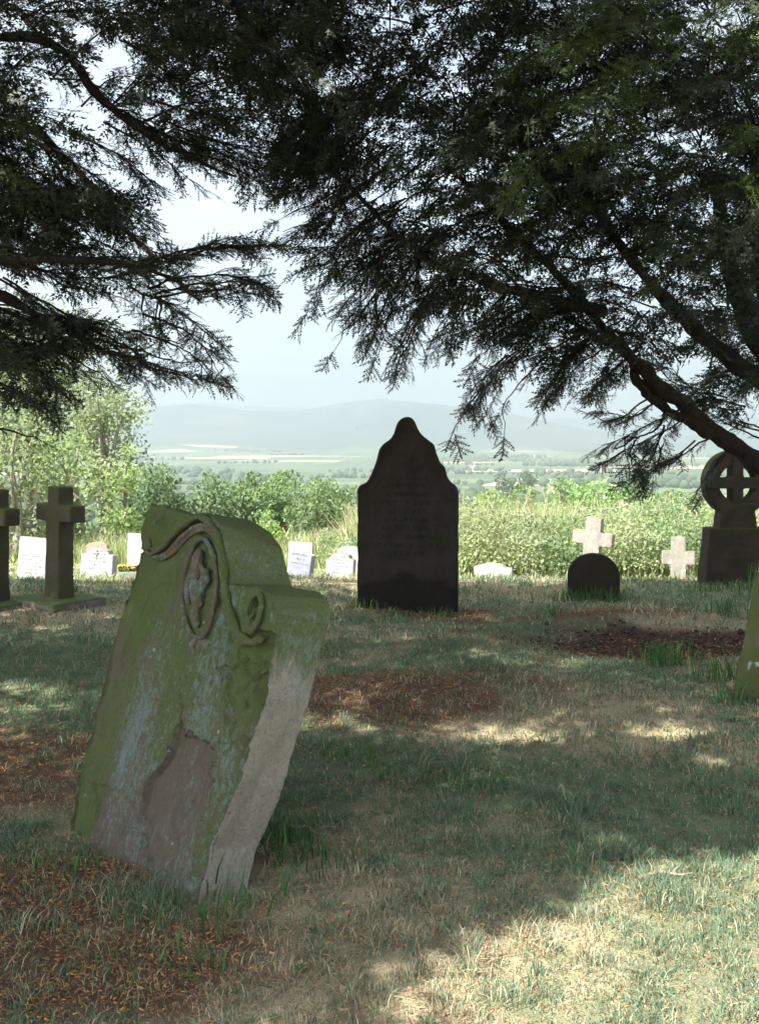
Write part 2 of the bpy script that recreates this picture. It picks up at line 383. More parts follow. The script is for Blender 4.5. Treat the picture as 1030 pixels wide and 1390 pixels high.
# ------------------------------------------------------------------ gravestones
def remesh(bm, voxel, amp=.004, nscale=9, seed=1, smooth_it=1, extra=None):
    me = bpy.data.meshes.new('t'); bm.to_mesh(me); bm.free()
    o = bpy.data.objects.new('t', me); C.objects.link(o)
    md = o.modifiers.new('r', 'REMESH'); md.mode = 'VOXEL'; md.voxel_size = voxel
    if smooth_it:
        s = o.modifiers.new('s', 'SMOOTH'); s.iterations = smooth_it; s.factor = .5
    dg = bpy.context.evaluated_depsgraph_get(); ev = o.evaluated_get(dg)
    out = bpy.data.meshes.new_from_object(ev)
    bpy.data.objects.remove(o); bpy.data.meshes.remove(me)
    k = len(out.vertices); co = np.empty(k*3, np.float32); out.vertices.foreach_get('co', co); co = co.reshape(-1, 3).astype(float)
    nr = np.empty(k*3, np.float32); out.vertices.foreach_get('normal', nr); nr = nr.reshape(-1, 3).astype(float)
    if amp: co = co+nr*(fbm(co, nscale, seed, 4)-.5)[:, None]*2*amp
    if extra: co = extra(co, nr)
    out.vertices.foreach_set('co', co.astype(np.float32).ravel())
    out.polygons.foreach_set('use_smooth', np.ones(len(out.polygons), bool)); out.update()
    return out, co, nr
def prism(bm, outline, y0, y1, back=None):
    """Closed outline [(x, z)] pushed from y0 (front) to y1 (back)."""
    f = [bm.verts.new((x, y0, z)) for x, z in outline]; k = [bm.verts.new((x, y1, z)) for x, z in (back or outline)]
    nn = len(outline)
    bm.faces.new(f); bm.faces.new(k[::-1])
    for i in range(nn): bm.faces.new((f[i], k[i], k[(i+1) % nn], f[(i+1) % nn]))
    bmesh.ops.recalc_face_normals(bm, faces=bm.faces)
    return bm
def frustum(bm, w0, w1, d0, d1, z0, z1, cx=0, cy=0):
    vs = [bm.verts.new((cx+sx*w/2, cy+sy*d/2, z)) for z, w, d in ((z0, w0, d0), (z1, w1, d1)) for sx, sy in ((-1, -1), (1, -1), (1, 1), (-1, 1))]
    for q in ((3, 2, 1, 0), (4, 5, 6, 7), (0, 1, 5, 4), (1, 2, 6, 5), (2, 3, 7, 6), (3, 0, 4, 7)): bm.faces.new([vs[i] for i in q])
    return bm
def stone(name, bm, mt, parent, voxel=.015, amp=.004, seed=1, **kw):
    me, _, _ = remesh(bm, voxel, amp, seed=seed, **kw); return link(name, me, mt, parent)

# --- the tall dark headstone in the middle
d0 = 9.15; sx = 552
root = thing('headstone', 'tall dark headstone with an ogee bell-shaped top standing alone in the middle', 'gravestone', (X(sx, d0), d0, 0), (0, 0, R(-7)))
pr = [(483, 850), (483, 668), (486, 660), (497, 654), (505, 640), (511, 625), (515, 610), (521, 602), (530, 596), (536, 588), (539, 579), (543, 571), (549, 567), (556, 567), (561, 572), (565, 582), (570, 590), (579, 597), (588, 604), (592, 617), (596, 628), (603, 634), (606, 648), (612, 655), (619, 660), (622, 668), (622, 850)]
ol = [((p-sx)/F*d0*.985, EYE-(q-HY)/F*d0) for p, q in pr]
bm = prism(bmesh.new(), ol, 0, .17)
stone('slab', bm, M['dark_stone'], root, .016, .006, 3)
# raised rim that follows the shaped head
rim = catmull([(x*.97, 0.0, z-.012) for x, z in ol[1:-1]], 3)
link('rim', tubes_mesh('rim', [tube(rim, .017, 8, .2, 4)]), M['dark_stone'], root)

# --- small round-headed dark stone
d0 = 9.6
root = thing('headstone', 'small dark round-topped headstone in the grass in front of a white cross', 'gravestone', (X(805, d0), d0, h1(X(805, d0), d0)), (R(-2), R(1), R(-9)))
w = .238; ol = [(-w, -.2), (-w, .22)]+[(w*math.cos(t), .215+.215*math.sin(t)) for t in np.linspace(math.pi, 0, 17)][1:-1]+[(w, .22), (w, -.2)]
stone('slab', prism(bmesh.new(), ol, 0, .11), M['dark_round'], root, .012, .004, 6)

# --- two dark stone crosses on plinths at the left
def cross_bm(bm, wb, wt, t, h, arm, ah, az_, ch=0.0):
    """Latin cross, tapered shaft; arm = full span, az_ = height of the arms' lower edge."""
    frustum(bm, wb, wt, t*1.08, t, -.02, h, 0, t/2)
    frustum(bm, arm, arm, t*.995, t*.995, az_, az_+ah, 0, t/2)
    return bm
def dark_cross(px, d, label, seed, yaw, panel):
    x = X(px, d); z = h1(x, d)-.03
    root = thing('stone_cross', label, 'grave cross', (x, d, z), (0, R(1.5), yaw), 'dark stone crosses on plinths')
    bm = bmesh.new(); frustum(bm, .66, .62, .58, .54, -.15, .10, 0, .085)
    stone('plinth', bm, M['plinth'], root, .022, .007, seed)
    bm = bmesh.new(); cross_bm(bm, .215, .17, .16, 1.06, .52, .16, .73)
    for v in bm.verts: v.co.z = v.co.z*.94+.09
    stone('cross', bm, M['brown_cross'], root, .015, .005, seed+1)
    if panel:
        bm = bmesh.new(); frustum(bm, .16, .13, .012, .012, .22, .80, 0, -.006)
        link('inscription_panel', remesh(bm, .011, .001, seed=4)[0], M['grey_panel'], root)
    return root
dark_cross(70, 9.25, 'dark brown stone cross on a plinth standing wholly in view by white headstones', 11, R(-38), False)
dark_cross(-18, 9.25, 'dark stone cross with a pale shaft cut off by the picture edge', 15, R(-38), True)

# --- ringed celtic cross at the right
d0 = 10.35; sx = 1003.5; s_ = d0/F
root = thing('celtic_cross', 'tall dark wheel-headed celtic cross behind the low yew limb', 'grave cross', (X(sx, d0), d0, h1(X(sx, d0), d0)), (0, 0, R(4)))
zc = Z(656, d0)-root.location.z
bm = bmesh.new(); frustum(bm, 100*s_, 80*s_, .26, .22, -.12, Z(717, d0)-root.location.z, 0, .12)
stone('base', bm, M['celtic'], root, .016, .005, 21)
bm = bmesh.new(); frustum(bm, 54*s_, 46*s_, .19, .18, Z(722, d0)-root.location.z-.01, zc-.2, 0, .12)
stone('shaft', bm, M['celtic'], root, .014, .004, 22)
ring = [( .255*math.cos(t), .12, zc+.255*math.sin(t)) for t in np.linspace(0, 2*math.pi, 49)]
V, Q, T = tube(np.array(ring), 1.0, 4, cap=False)
# square-sectioned wheel
bm = bmesh.new(); nn = 48; rr = (.185, .335); vs = []
for i in range(nn):
    t = 2*math.pi*i/nn
    vs.append([bm.verts.new((r_*math.cos(t), y_, zc+r_*math.sin(t))) for r_, y_ in ((rr[0], .05), (rr[1], .05), (rr[1], .19), (rr[0], .19))])
for i in range(nn):
    p_, q_ = vs[i], vs[(i+1) % nn]
    for k in range(4): bm.faces.new((p_[k], q_[k], q_[(k+1) % 4], p_[(k+1) % 4]))
bmesh.ops.recalc_face_normals(bm, faces=bm.faces)
stone('wheel', bm, M['celtic'], root, .014, .004, 23)
bm = bmesh.new(); frustum(bm, .11, .11, .17, .17, zc-.33, zc+.325, 0, .12); frustum(bm, .655, .655, .165, .165, zc-.055, zc+.055, 0, .12)
stone('arms', bm, M['celtic'], root, .013, .003, 24)

# --- mossy slab at the right edge
d0 = 6.02
root = thing('headstone', 'leaning mossy slab at the far right edge of the lawn', 'gravestone', (X(992, d0), d0, h1(X(992, d0), d0)), (R(-4), R(10.5), R(-24)))
ol = [(0, -.2), (0, .80), (.03, .87), (.12, .95), (.33, 1.0), (.54, .95), (.63, .87), (.66, .80), (.66, -.2)]
stone('slab', prism(bmesh.new(), ol, 0, .14), M['mossy_edge'], root, .012, .006, 31)

# --- white stones beyond the brow
def white_slab(px, top, wpx, d, label, mt, yaw=0, tilt=0, head='flat', th=.10, base=True, seed=40, name='headstone', group='white headstones beyond the brow'):
    x = X(px, d); z = h1(x, d); w = wpx/F*d/2; h = Z(top, d)-z
    root = thing(name, label, 'gravestone', (x, d, z), (R(-3), R(tilt), R(-yaw)), group)
    if head == 'flat': ol = [(-w, -.1), (-w, h), (w, h-.015), (w, -.1)]
    elif head == 'shoulder': ol = [(-w, -.1), (-w, h-.10), (-w*.74, h-.09), (-w*.66, h-.03)]+[(w*.6*q, h-.03*abs(q)**2) for q in (-.6, -.2, .2, .6)]+[(w*.66, h-.03), (w*.74, h-.09), (w, h-.10), (w, -.1)]
    elif head == 'peak': ol = [(-w, -.1), (-w, h*.80), (-w*.55, h*.92), (-w*.1, h), (w*.55, h*.90), (w*.62, h*.78), (w, h*.72), (w, -.1)]
    elif head == 'arch': ol = [(-w, -.1), (-w, h-.10)]+[(w*math.cos(t), h-.10+.10*math.sin(t)) for t in np.linspace(math.pi, 0, 11)[1:-1]]+[(w, h-.10), (w, -.1)]
    stone('slab', prism(bmesh.new(), ol, 0, th), mt, root, .016, .007, seed)
    if base:
        bm = bmesh.new(); frustum(bm, 2*w+.16, 2*w+.14, th+.2, th+.18, -.15, .055, 0, th/2)
        stone('base', bm, M['white_plain'], root, .03, .004, seed+1)
    return root, w, h
white_slab(43, 729, 46, 17.0, 'white inscribed headstone leaning left between the two dark crosses', M['white_stone'], 14, 2.5, 'flat', seed=41)
rt, w, h = white_slab(130, 744, 50, 16.2, 'white shouldered headstone with small cut cross and text right of dark cross', M['white_stone'], 16, 1.5, 'shoulder', .15, seed=43)
bm = bmesh.new(); frustum(bm, .018, .018, .012, .012, h-.17, h-.03, 0, -.004); frustum(bm, .08, .08, .011, .011, h-.085, h-.068, 0, -.004)
link('cut_cross', remesh(bm, .004, 0, smooth_it=0)[0], M['grey_text'], rt)
white_slab(130, 736, 32, 19.2, 'small tan-topped headstone peeping over the white stone with the cut cross', M['tan_stone'], 10, 0, 'arch', seed=45, group=None)
white_slab(189, 724, 36, 19.4, 'tall plain white headstone half hidden behind the mossy leaning headstone', M['white_plain'], 10, 0, 'flat', .14, seed=47)
white_slab(404, 750, 33, 17.6, 'bluish grey headstone with cut lettering leaning right beside mossy headstone', M['grey_text'], 22, 7, 'flat', .16, seed=49)
white_slab(406, 735, 33, 20.6, 'plain white headstone top showing behind the bluish grey lettered stone', M['white_plain'], 8, 2, 'flat', seed=51)
white_slab(460, 751, 40, 17.8, 'low white headstone with rounded shoulders beside the tall dark headstone', M['white_stone'], 16, 1, 'shoulder', .16, seed=53)
white_slab(474, 741, 34, 20.4, 'white headstone top behind the low white stone, partly hidden by tall dark one', M['white_plain'], 5, 0, 'arch', seed=55)
white_slab(669, 764, 52, 16.4, 'low pale rough-topped stone on the brow right of the tall dark headstone', M['white_plain'], 10, -1, 'peak', .2, base=False, seed=57)
def pale_cross(px, top, d, armpx, label, yaw, tilt, seed, wpx=21):
    x = X(px, d); z = h1(x, d); h = Z(top, d)-z; k = d/F
    root = thing('stone_cross', label, 'grave cross', (x, d, z), (0, R(tilt), R(-yaw)), 'pale stone crosses by the brambles')
    bm = bmesh.new(); cross_bm(bm, wpx*k*1.12, wpx*k, .16, h, armpx*k, 19*k, h-38*k)
    stone('cross', bm, M['pale_cross'], root, .014, .003, seed)
    bm = bmesh.new(); frustum(bm, .5, .46, .42, .38, -.2, .05, 0, .08); stone('plinth', bm, M['pale_cross'], root, .02, .004, seed+1)
pale_cross(797, 702, 16.8, 56, 'pale stone cross leaning right behind the small round-topped dark stone', 30, 6, 61)
pale_cross(920, 729, 16.8, 44, 'upright pale grey stone cross against the brambles near the celtic cross', 16, 0, 63, 19)

# --- stone trough with yellow flowers
d0 = 17.6; x0 = X(177, d0)
root = thing('flower_trough', 'pale stone trough planted with small yellow flowers beside white headstone', 'planter', (x0, d0, h1(x0, d0)), (0, 0, R(10)))
bm = bmesh.new(); frustum(bm, .34, .42, .22, .26, 0, .24); stone('trough', bm, M['white_plain'], root, .016, .003, 71)
def leaf_cloud(cent, size, cols, rng, up=.0, aspect=.55, nrm=None):
    """One quad leaf per centre with its own tilt; returns verts, quads, colours."""
    k = len(cent); u = rng.normal(size=(k, 3)); u /= np.linalg.norm(u, axis=1)[:, None]
    v = rng.normal(size=(k, 3)); v[:, 2] += up; v -= (v*u).sum(1)[:, None]*u; v /= np.linalg.norm(v, axis=1)[:, None]+1e-9
    s = (size*rng.uniform(.6, 1.4, k))[:, None]
    a_ = cent-u*s*.5; b_ = cent+v*s*aspect*.5; c_ = cent+u*s*.5; d_ = cent-v*s*aspect*.5
    V = np.stack([a_, b_, c_, d_], 1).reshape(-1, 3); Qd = np.arange(4*k).reshape(k, 4)
    return V, Qd, np.repeat(cols, 4, 0)
cc = np.stack([RNG.uniform(-.19, .19, 240), RNG.uniform(-.1, .1, 240), .22+RNG.uniform(0, .10, 240)], -1)
V, Q, cl = leaf_cloud(cc, np.full(240, .05), np.tile([.06, .11, .03], (240, 1)), RNG); link('plants', np_mesh('plants', V, Q, cl), M['leaf'], root)
for k in range(16):
    fx, fy, fz = RNG.uniform(-.18, .18), RNG.uniform(-.1, .06), RNG.uniform(.29, .36)
    bm = bmesh.new(); bmesh.ops.create_icosphere(bm, subdivisions=1, radius=.02)
    for v in bm.verts: v.co = Vector((v.co.x+fx, v.co.y+fy, v.co.z*.6+fz))
    me = bpy.data.meshes.new('flower'); bm.to_mesh(me); bm.free(); set_col(me, np.tile([.75, .50, .05], (len(me.vertices), 1)))
    link('flower', me, M['leaf'], root)

# --- the leaning mossy headstone in the foreground
TH = R(17); YAW = math.atan2(-.732, .682); FC = np.array([-.888, 3.642, 0.0])
root = thing('headstone', 'leaning mossy baroque headstone with scrolled hood in the left foreground', 'gravestone', FC, (-TH, 0, YAW))
Mr = np.array(Euler((-TH, 0, YAW)).to_matrix())
def face(px, py, off=0.0):
    """Picture point to (x, z) on the stone's face, at depth off behind it."""
    dr = np.array([(px-CX)/F, 1.0, -(py-HY)/F]); nrm = Mr @ np.array([0, 1, 0]); c0 = FC+nrm*off
    t = ((c0-np.array([0, 0, EYE])) @ nrm)/(dr @ nrm); p = np.array([0, 0, EYE])+dr*t
    q = Mr.T @ (p-FC); return np.array([q[0], q[2]])
edge = [(84, 1160), (105, 1062), (130, 958), (158, 852), (182, 775), (193, 742), (193, 715), (196, 697), (207, 684), (222, 685), (235, 690), (250, 697), (262, 698), (274, 696), (286, 700), (296, 711), (302, 733), (305, 765), (312, 793), (330, 800), (348, 796), (364, 806), (373, 830), (371, 856), (363, 890), (358, 945), (340, 1000), (322, 1062), (284, 1150), (262, 1238)]
ol = [tuple(face(*p)) for p in edge]
ol[0] = (ol[0][0], -.25); ol[-1] = (ol[-1][0]-.01, -.25)
ol.insert(1, tuple(face(90, 1130))); ol.insert(-1, tuple(face(266, 1232)))
back = list(ol)
for p_, q_ in {(262, 698): (300, 699), (274, 696): (328, 704), (286, 700): (350, 711), (296, 711): (371, 724), (302, 733): (385, 747), (305, 765): (391, 780), (312, 793): (396, 797), (330, 800): (414, 799), (348, 796): (432, 803), (364, 806): (445, 813), (373, 830): (450, 827), (371, 856): (446, 853), (363, 890): (435, 888)}.items():
    back[ol.index(tuple(face(*p_)))] = tuple(face(*q_, .20))
bm = prism(bmesh.new(), ol, 0, .20, back)
flake = [tuple(face(*p)) for p in [(196, 1062), (212, 1042), (224, 1024), (230, 1000), (239, 979), (246, 996), (262, 998), (276, 1008), (288, 1018), (284, 1045), (282, 1076), (272, 1130), (250, 1200), (200, 1180), (180, 1130)]]
flake2 = [tuple(face(*p)) for p in [(290, 900), (300, 930), (304, 980), (318, 985), (330, 960), (345, 900), (330, 890), (318, 905)]]
cracks = [([tuple(face(*p)) for p in q], w_, d_) for q, w_, d_ in [([(239, 981), (243, 962), (240, 944)], .006, .016), ([(300, 880), (304, 935), (312, 985), (306, 1000)], .006, .014), ([(346, 898), (333, 930), (316, 938)], .006, .012),
    ([(212, 960), (206, 985), (203, 1010)], .007, .010), ([(160, 880), (150, 930)], .006, .008), ([(330, 985), (325, 1040), (318, 1060)], .006, .010), ([(232, 1080), (228, 1120), (236, 1170)], .006, .009), ([(240, 742), (236, 790), (232, 830)], .007, .010), ([(295, 770), (296, 830), (288, 880)], .006, .008)]]
ledges = [([tuple(face(*p)) for p in q], d_) for q, d_ in [([(322, 878), (372, 868), (372, 905), (356, 950), (338, 925), (326, 905)], .012), ([(335, 915), (368, 900), (360, 950), (350, 975), (342, 945)], .014), ([(285, 1010), (340, 1000), (330, 1050), (300, 1120), (286, 1060)], .007), ([(120, 1060), (170, 1075), (190, 1150), (130, 1150)], .008), ([(196, 800), (228, 790), (226, 870), (190, 900)], .006)]]
cart_c = face(264, 797); sc_r = face(349, 828); sc_l = face(214, 722)
lip = [tuple(face(*p)) for p in [(199, 748), (207, 752), (222, 742), (240, 722), (256, 708), (272, 702), (285, 710), (296, 730), (303, 762), (306, 795), (310, 825), (318, 848), (330, 866), (344, 872), (356, 864)]]
lipc = catmull([np.array([a_, 0, b_]) for a_, b_ in lip], 10)
def carve(co, nr):
    u, s = co[:, 0], co[:, 2]; wp = np.stack([u, s*.35, s*0], -1)
    w1 = (fbm(np.stack([u, s, s*0], -1), 38, 3, 4)-.5)*.055
    front = np.clip(-nr[:, 1], 0, 1)
    d = np.zeros(len(co))
    fl = in_poly(u+w1, s+w1, flake); d += fl*.026*(1-.6*sstep(.35, .05, s))
    d += in_poly(u+w1, s+w1, flake2)*.014
    layer = sstep(.50, .56, fbm(np.stack([u*3.2, s*1.3, s*0], -1), 1.6, 8, 4)); d += layer*.010
    d += (fbm(np.stack([u*1.0, s*.22, s*0], -1), 34, 12, 4)-.5)*.012       # eroded vertical streaks
    # the field sinks under the hood
    dist = np.min(np.hypot(u[:, None]-lipc[None, ::2, 0], s[:, None]-lipc[None, ::2, 2]), 1)
    below = (s < np.interp(u, [p[0] for p in lip[:12]], [p[1] for p in lip[:12]])) & (u < lip[11][0])
    d += below*sstep(0, .012, dist)*(.010+.020*np.exp(-(dist/.16)**2))
    e_ = np.hypot((u-sc_r[0])/.030, (s-sc_r[1])/.052); d += .022*sstep(1.0, .7, e_)-.026*sstep(.75, .2, np.hypot((u-sc_r[0]+.004)/.026, (s-sc_r[1]+.008)/.040))
    e_ = np.hypot((u-sc_l[0])/.052, (s-sc_l[1])/.070); d -= .030*sstep(1.0, .3, e_)
    for pl, wd_, dp_ in cracks:
        c_ = catmull([np.array([a_, 0, b_]) for a_, b_ in pl], 8)
        dd_ = np.min(np.hypot(u[:, None]-c_[None, :, 0]+w1[:, None]*.5, s[:, None]-c_[None, :, 2]), 1); d += dp_*np.exp(-(dd_/wd_)**2)
    for pg, dp_ in ledges: d += in_poly(u+w1*.8, s+w1*.8, pg)*dp_
    # the right arris has scaled away
    re = np.interp(s, [ol[-2][1], face(340, 1000)[1], face(363, 890)[1]], [ol[-2][0], face(340, 1000)[0], face(363, 890)[0]])
    chip = sstep(-.10, .0, u-re+(fbm(np.stack([s, u*0, s*0], -1), 7, 33, 3)-.5)*.12)*(s < sc_r[1]-.06)
    d += chip*.035
    d += (fbm(co, 48, 71, 3)-.5)*.007
    co = co.copy(); co[:, 1] += front*d
    side = (nr[:, 0] > .5); co[:, 0] -= side*(.02*(fbm(np.stack([u*0, co[:, 1]*2, s], -1), 5, 55, 4)-.3))*(s < sc_r[1])
    return co
me, co, nr = remesh(bm, .0064, .008, 11, 3, 1, carve)
u, s = co[:, 0], co[:, 2]
Pn = np.stack([u, co[:, 1], s*.45], -1)
streak = fbm(np.stack([u, co[:, 1], s*.25], -1), 9, 91, 4)
left = sstep(-.20, -.36, u); top = sstep(.05, .75, nr[:, 2]); rside = sstep(.35, .75, nr[:, 0])
upper = sstep(.45, .95, s)
recess = in_poly(u, s, flake)*(.25+.75*sstep(.10, .40, s+(fbm(Pn, 9, 19, 3)-.5)*.4))
moss = np.clip(.31+.55*left+.9*top+.22*upper-.8*rside*(1-.95*sstep(.70, .88, s+.15*co[:, 1]))+(fbm(Pn, 4.5, 16, 4)-.5)*2.1, 0, 1)
moss += .35*rside*sstep(.22, .02, s)
lich = np.clip(.47+.40*(fbm(Pn, 5, 14, 3)-.5)*2+.13*np.exp(-((u+.20)/.16)**2)*(s < .85)+.08*np.exp(-((u-.2)/.12)**2)-.3*left-.25*rside*(s < .62)+.15*rside*(s > .62)*(s < .9)-.35*top, 0, 1)
pale = np.clip(rside*1.15+.05+1.0*.07*recess*sstep(.3, .6, fbm(Pn, 7, 15, 3))-.4*top, 0, 1)
moss = np.clip(moss-.36*recess, 0, 1); lich *= 1-.35*recess
set_col(me, np.stack([moss, lich, pale], -1))
def rampf(n, l, f, a_, b_):
    q = ramp(n, [(a_, (0, 0, 0)), (b_, (1, 1, 1))]); l.new(f, q.inputs['Fac']); return q.outputs['Color']
def mossy_mat(name):
    m, n, l, b = mat(name)
    a = n.new('ShaderNodeAttribute'); a.attribute_name = 'tint'; sp = n.new('ShaderNodeSeparateColor'); l.new(a.outputs['Color'], sp.inputs[0])
    c = n.new('ShaderNodeTexCoord'); ob = c.outputs['Object']
    mpn = n.new('ShaderNodeMapping'); mpn.inputs['Scale'].default_value = (1, 1, .35); l.new(ob, mpn.inputs['Vector'])
    fa = noise(n, l, 24, 8, .8, mpn.outputs[0]); fb = noise(n, l, 85, 6, .85, ob); fcn = noise(n, l, 9, 5, .6, ob); fd = noise(n, l, 210, 3, .7, ob)
    mp2 = n.new('ShaderNodeMapping'); mp2.inputs['Scale'].default_value = (1, 1, .22); l.new(ob, mp2.inputs['Vector'])
    fs = noise(n, l, 46, 8, .85, mp2.outputs[0]); mp3 = n.new('ShaderNodeMapping'); mp3.inputs['Scale'].default_value = (1, 1, .6); l.new(ob, mp3.inputs['Vector'])
    fl_ = noise(n, l, 52, 8, .9, mp3.outputs[0])
    sub = lambda f, k: math_(n, l, 'MULTIPLY', math_(n, l, 'SUBTRACT', f, .5), k)
    base = mixc(n, l, fs, (.070, .050, .043), (.225, .172, .145)); base = mixc(n, l, math_(n, l, 'MULTIPLY', fcn, .6), base, (.115, .110, .070))
    palec = mixc(n, l, fb, (.19, .17, .14), (.62, .585, .51)); palec = mixc(n, l, math_(n, l, 'MULTIPLY', fa, .6), palec, (.20, .165, .11))
    e3 = math_(n, l, 'ADD', sp.outputs[2], sub(fa, .9)); rp_ = ramp(n, [(.25, (0, 0, 0)), (.75, (1, 1, 1))]); l.new(e3, rp_.inputs['Fac'])
    col = mixc(n, l, rp_.outputs['Color'], base, palec)
    mossc = mixc(n, l, fb, (.032, .046, .017), (.130, .172, .058)); mossc = mixc(n, l, fcn, mossc, (.098, .138, .036))
    mossc = mixc(n, l, math_(n, l, 'MULTIPLY', rampf(n, l, fa, .54, .70), .40), mossc, (.085, .070, .040))
    e = math_(n, l, 'ADD', math_(n, l, 'ADD', sp.outputs[0], sub(fs, 2.4)), sub(fa, 1.6))
    rm = ramp(n, [(.30, (0, 0, 0)), (.78, (.90, .90, .90))]); l.new(e, rm.inputs['Fac']); col = mixc(n, l, rm.outputs['Color'], col, mossc)
    e2 = math_(n, l, 'ADD', math_(n, l, 'ADD', sp.outputs[1], sub(fl_, 3.4)), sub(fs, 1.6))
    rl = ramp(n, [(.60, (0, 0, 0)), (.80, (.8, .8, .8))]); l.new(e2, rl.inputs['Fac'])
    lc = mixc(n, l, fd, (.125, .175, .165), (.245, .315, .30)); col = mixc(n, l, rl.outputs['Color'], col, lc)
    vo = N(n, 'ShaderNodeTexVoronoi'); vo.inputs['Scale'].default_value = 15; l.new(ob, vo.inputs['Vector'])
    rv = ramp(n, [(.09, (1, 1, 1)), (.13, (0, 0, 0))]); l.new(vo.outputs['Distance'], rv.inputs['Fac'])
    sel = ramp(n, [(.80, (0, 0, 0)), (.82, (1, 1, 1))]); sv = n.new('ShaderNodeSeparateColor'); l.new(vo.outputs['Color'], sv.inputs[0]); l.new(sv.outputs[0], sel.inputs['Fac'])
    col = mixc(n, l, math_(n, l, 'MULTIPLY', math_(n, l, 'MULTIPLY', rv.outputs['Color'], sel.outputs['Color']), .7), col, (.45, .47, .42))
    spk = ramp(n, [(.33, (.35, .35, .35)), (.45, (1, 1, 1)), (.62, (1, 1, 1)), (.74, (1.5, 1.5, 1.5))]); l.new(fb, spk.inputs['Fac'])
    col = mixc(n, l, .8, col, spk.outputs['Color'], 'MULTIPLY')
    crk = ramp(n, [(.30, (.25, .25, .25)), (.37, (1, 1, 1))]); l.new(fs, crk.inputs['Fac']); col = mixc(n, l, .7, col, crk.outputs['Color'], 'MULTIPLY')
    l.new(col, b.inputs['Base Color'])
    bump(n, l, b, math_(n, l, 'ADD', math_(n, l, 'ADD', fa, fb), math_(n, l, 'ADD', fs, math_(n, l, 'MULTIPLY', fd, .6))), 1.0, .010)
    return m
M['mossy_head'] = mossy_mat('mossy_headstone')
link('slab', me, M['mossy_head'], root)
def carved(name, items, voxel, seed, moss_, lich_, pale_, amp=.004):
    """Carved relief built from tubes / lumps, fused and weathered."""
    tm = tubes_mesh('tmp', items); bm = bmesh.new(); bm.from_mesh(tm); bpy.data.meshes.remove(tm)
    mm, co, nr = remesh(bm, voxel, amp*1.25, 24, seed, 1)
    f = fbm(co, 9, seed, 4)-.5; t = sstep(0, .8, nr[:, 2])
    set_col(mm, np.stack([np.clip(moss_+f*1.2+.35*t, 0, 1), np.clip(lich_+f*1.4, 0, 1), np.clip(pale_-f, 0, 1)], -1))
    return link(name, mm, M['mossy_head'], root)
def on(p, y): return np.array([p[0], y, p[1]])
# hood: a fat outer roll with a thin inner bead beneath it
k = len(lipc); prof = np.interp(np.linspace(0, 1, k), [0, .1, .4, .65, .85, 1], [.011, .013, .014, .016, .018, .012])
hood = lipc.copy(); hood[:, 1] = -.002
cen = face(268, 800); inn = lipc[:int(k*.72)].copy(); dv = np.stack([cen[0]-inn[:, 0], np.zeros(len(inn)), cen[1]-inn[:, 2]], -1); dv /= np.linalg.norm(dv, axis=1)[:, None]
inn2 = inn+dv*.046; inn2[:, 1] = .022; inn = inn+dv*.028; inn[:, 1] = .014
carved('hood_mould', [tube(hood, prof, 12)], .006, 5, .62, .12, .0, .009)
carved('inner_bead', [tube(inn, .0085, 10), tube(inn2, .006, 8)], .0042, 6, .25, .25, .10, .005)
def volute(c, r0, turns, flip, seed, nm='scroll'):
    t = np.linspace(0, 1, 60); an = -math.pi/2+flip*t*turns*2*math.pi; r_ = r0*(1-.80*t)
    path = np.stack([c[0]+r_*np.cos(an)*.62, np.full(60, -.012)-.012*t, c[1]+r_*np.sin(an)], -1)
    bt = tube(np.array([[c[0], .02, c[1]], [c[0], -.012, c[1]], [c[0], -.034, c[1]]]), [.030, .030, .016], 12)
    return carved(nm, [tube(path, .013-.006*t, 10)], .006, seed, .60, .12, .05, .008)
volute(sc_r, .075, 1.35, 1, 7)
volute(sc_l, .060, 0.8, -1, 8)
# worn oval cartouche with a drapery tail
cpts = [(272, 728), (284, 748), (289, 780), (287, 815), (279, 848), (268, 864), (254, 858), (245, 832), (244, 795), (250, 760), (260, 736), (272, 728)]
oval = catmull([on(face(*p), -.004) for p in cpts], 6)
carved('cartouche_rim', [tube(oval+[0, .021, 0], .011, 10)], .005, 9, .40, .45, .05, .010)
lumps = []
for (a_, b_, r_) in [((268, 745), (262, 790), .024), ((262, 785), (268, 825), .028), ((256, 770), (252, 820), .016), ((278, 770), (272, 800), .018), ((262, 825), (264, 852), .022), ((270, 765), (280, 790), .014)]:
    p, q = on(face(*a_), .012), on(face(*b_), .012)
    lumps.append(tube(np.array([p+(q-p)*t for t in np.linspace(0, 1, 7)]), [r_*.5, r_*.9, r_, r_*.95, r_, r_*.8, r_*.4], 10))
carved('cartouche', lumps, .005, 10, .35, .55, .1, .009)
tails = []
for (a_, b_, r_) in [((262, 862), (248, 880), .012), ((266, 864), (262, 890), .014), ((270, 864), (274, 886), .011), ((252, 872), (258, 896), .008)]:
    p, q = on(face(*a_), .024), on(face(*b_), .030); tails.append(tube(np.array([p+(q-p)*t for t in np.linspace(0, 1, 6)]), [r_, r_, r_*.9, r_, r_*.8, r_*.4], 8))
carved('tassel', tails, .005, 12, .15, .2, .3, .005)

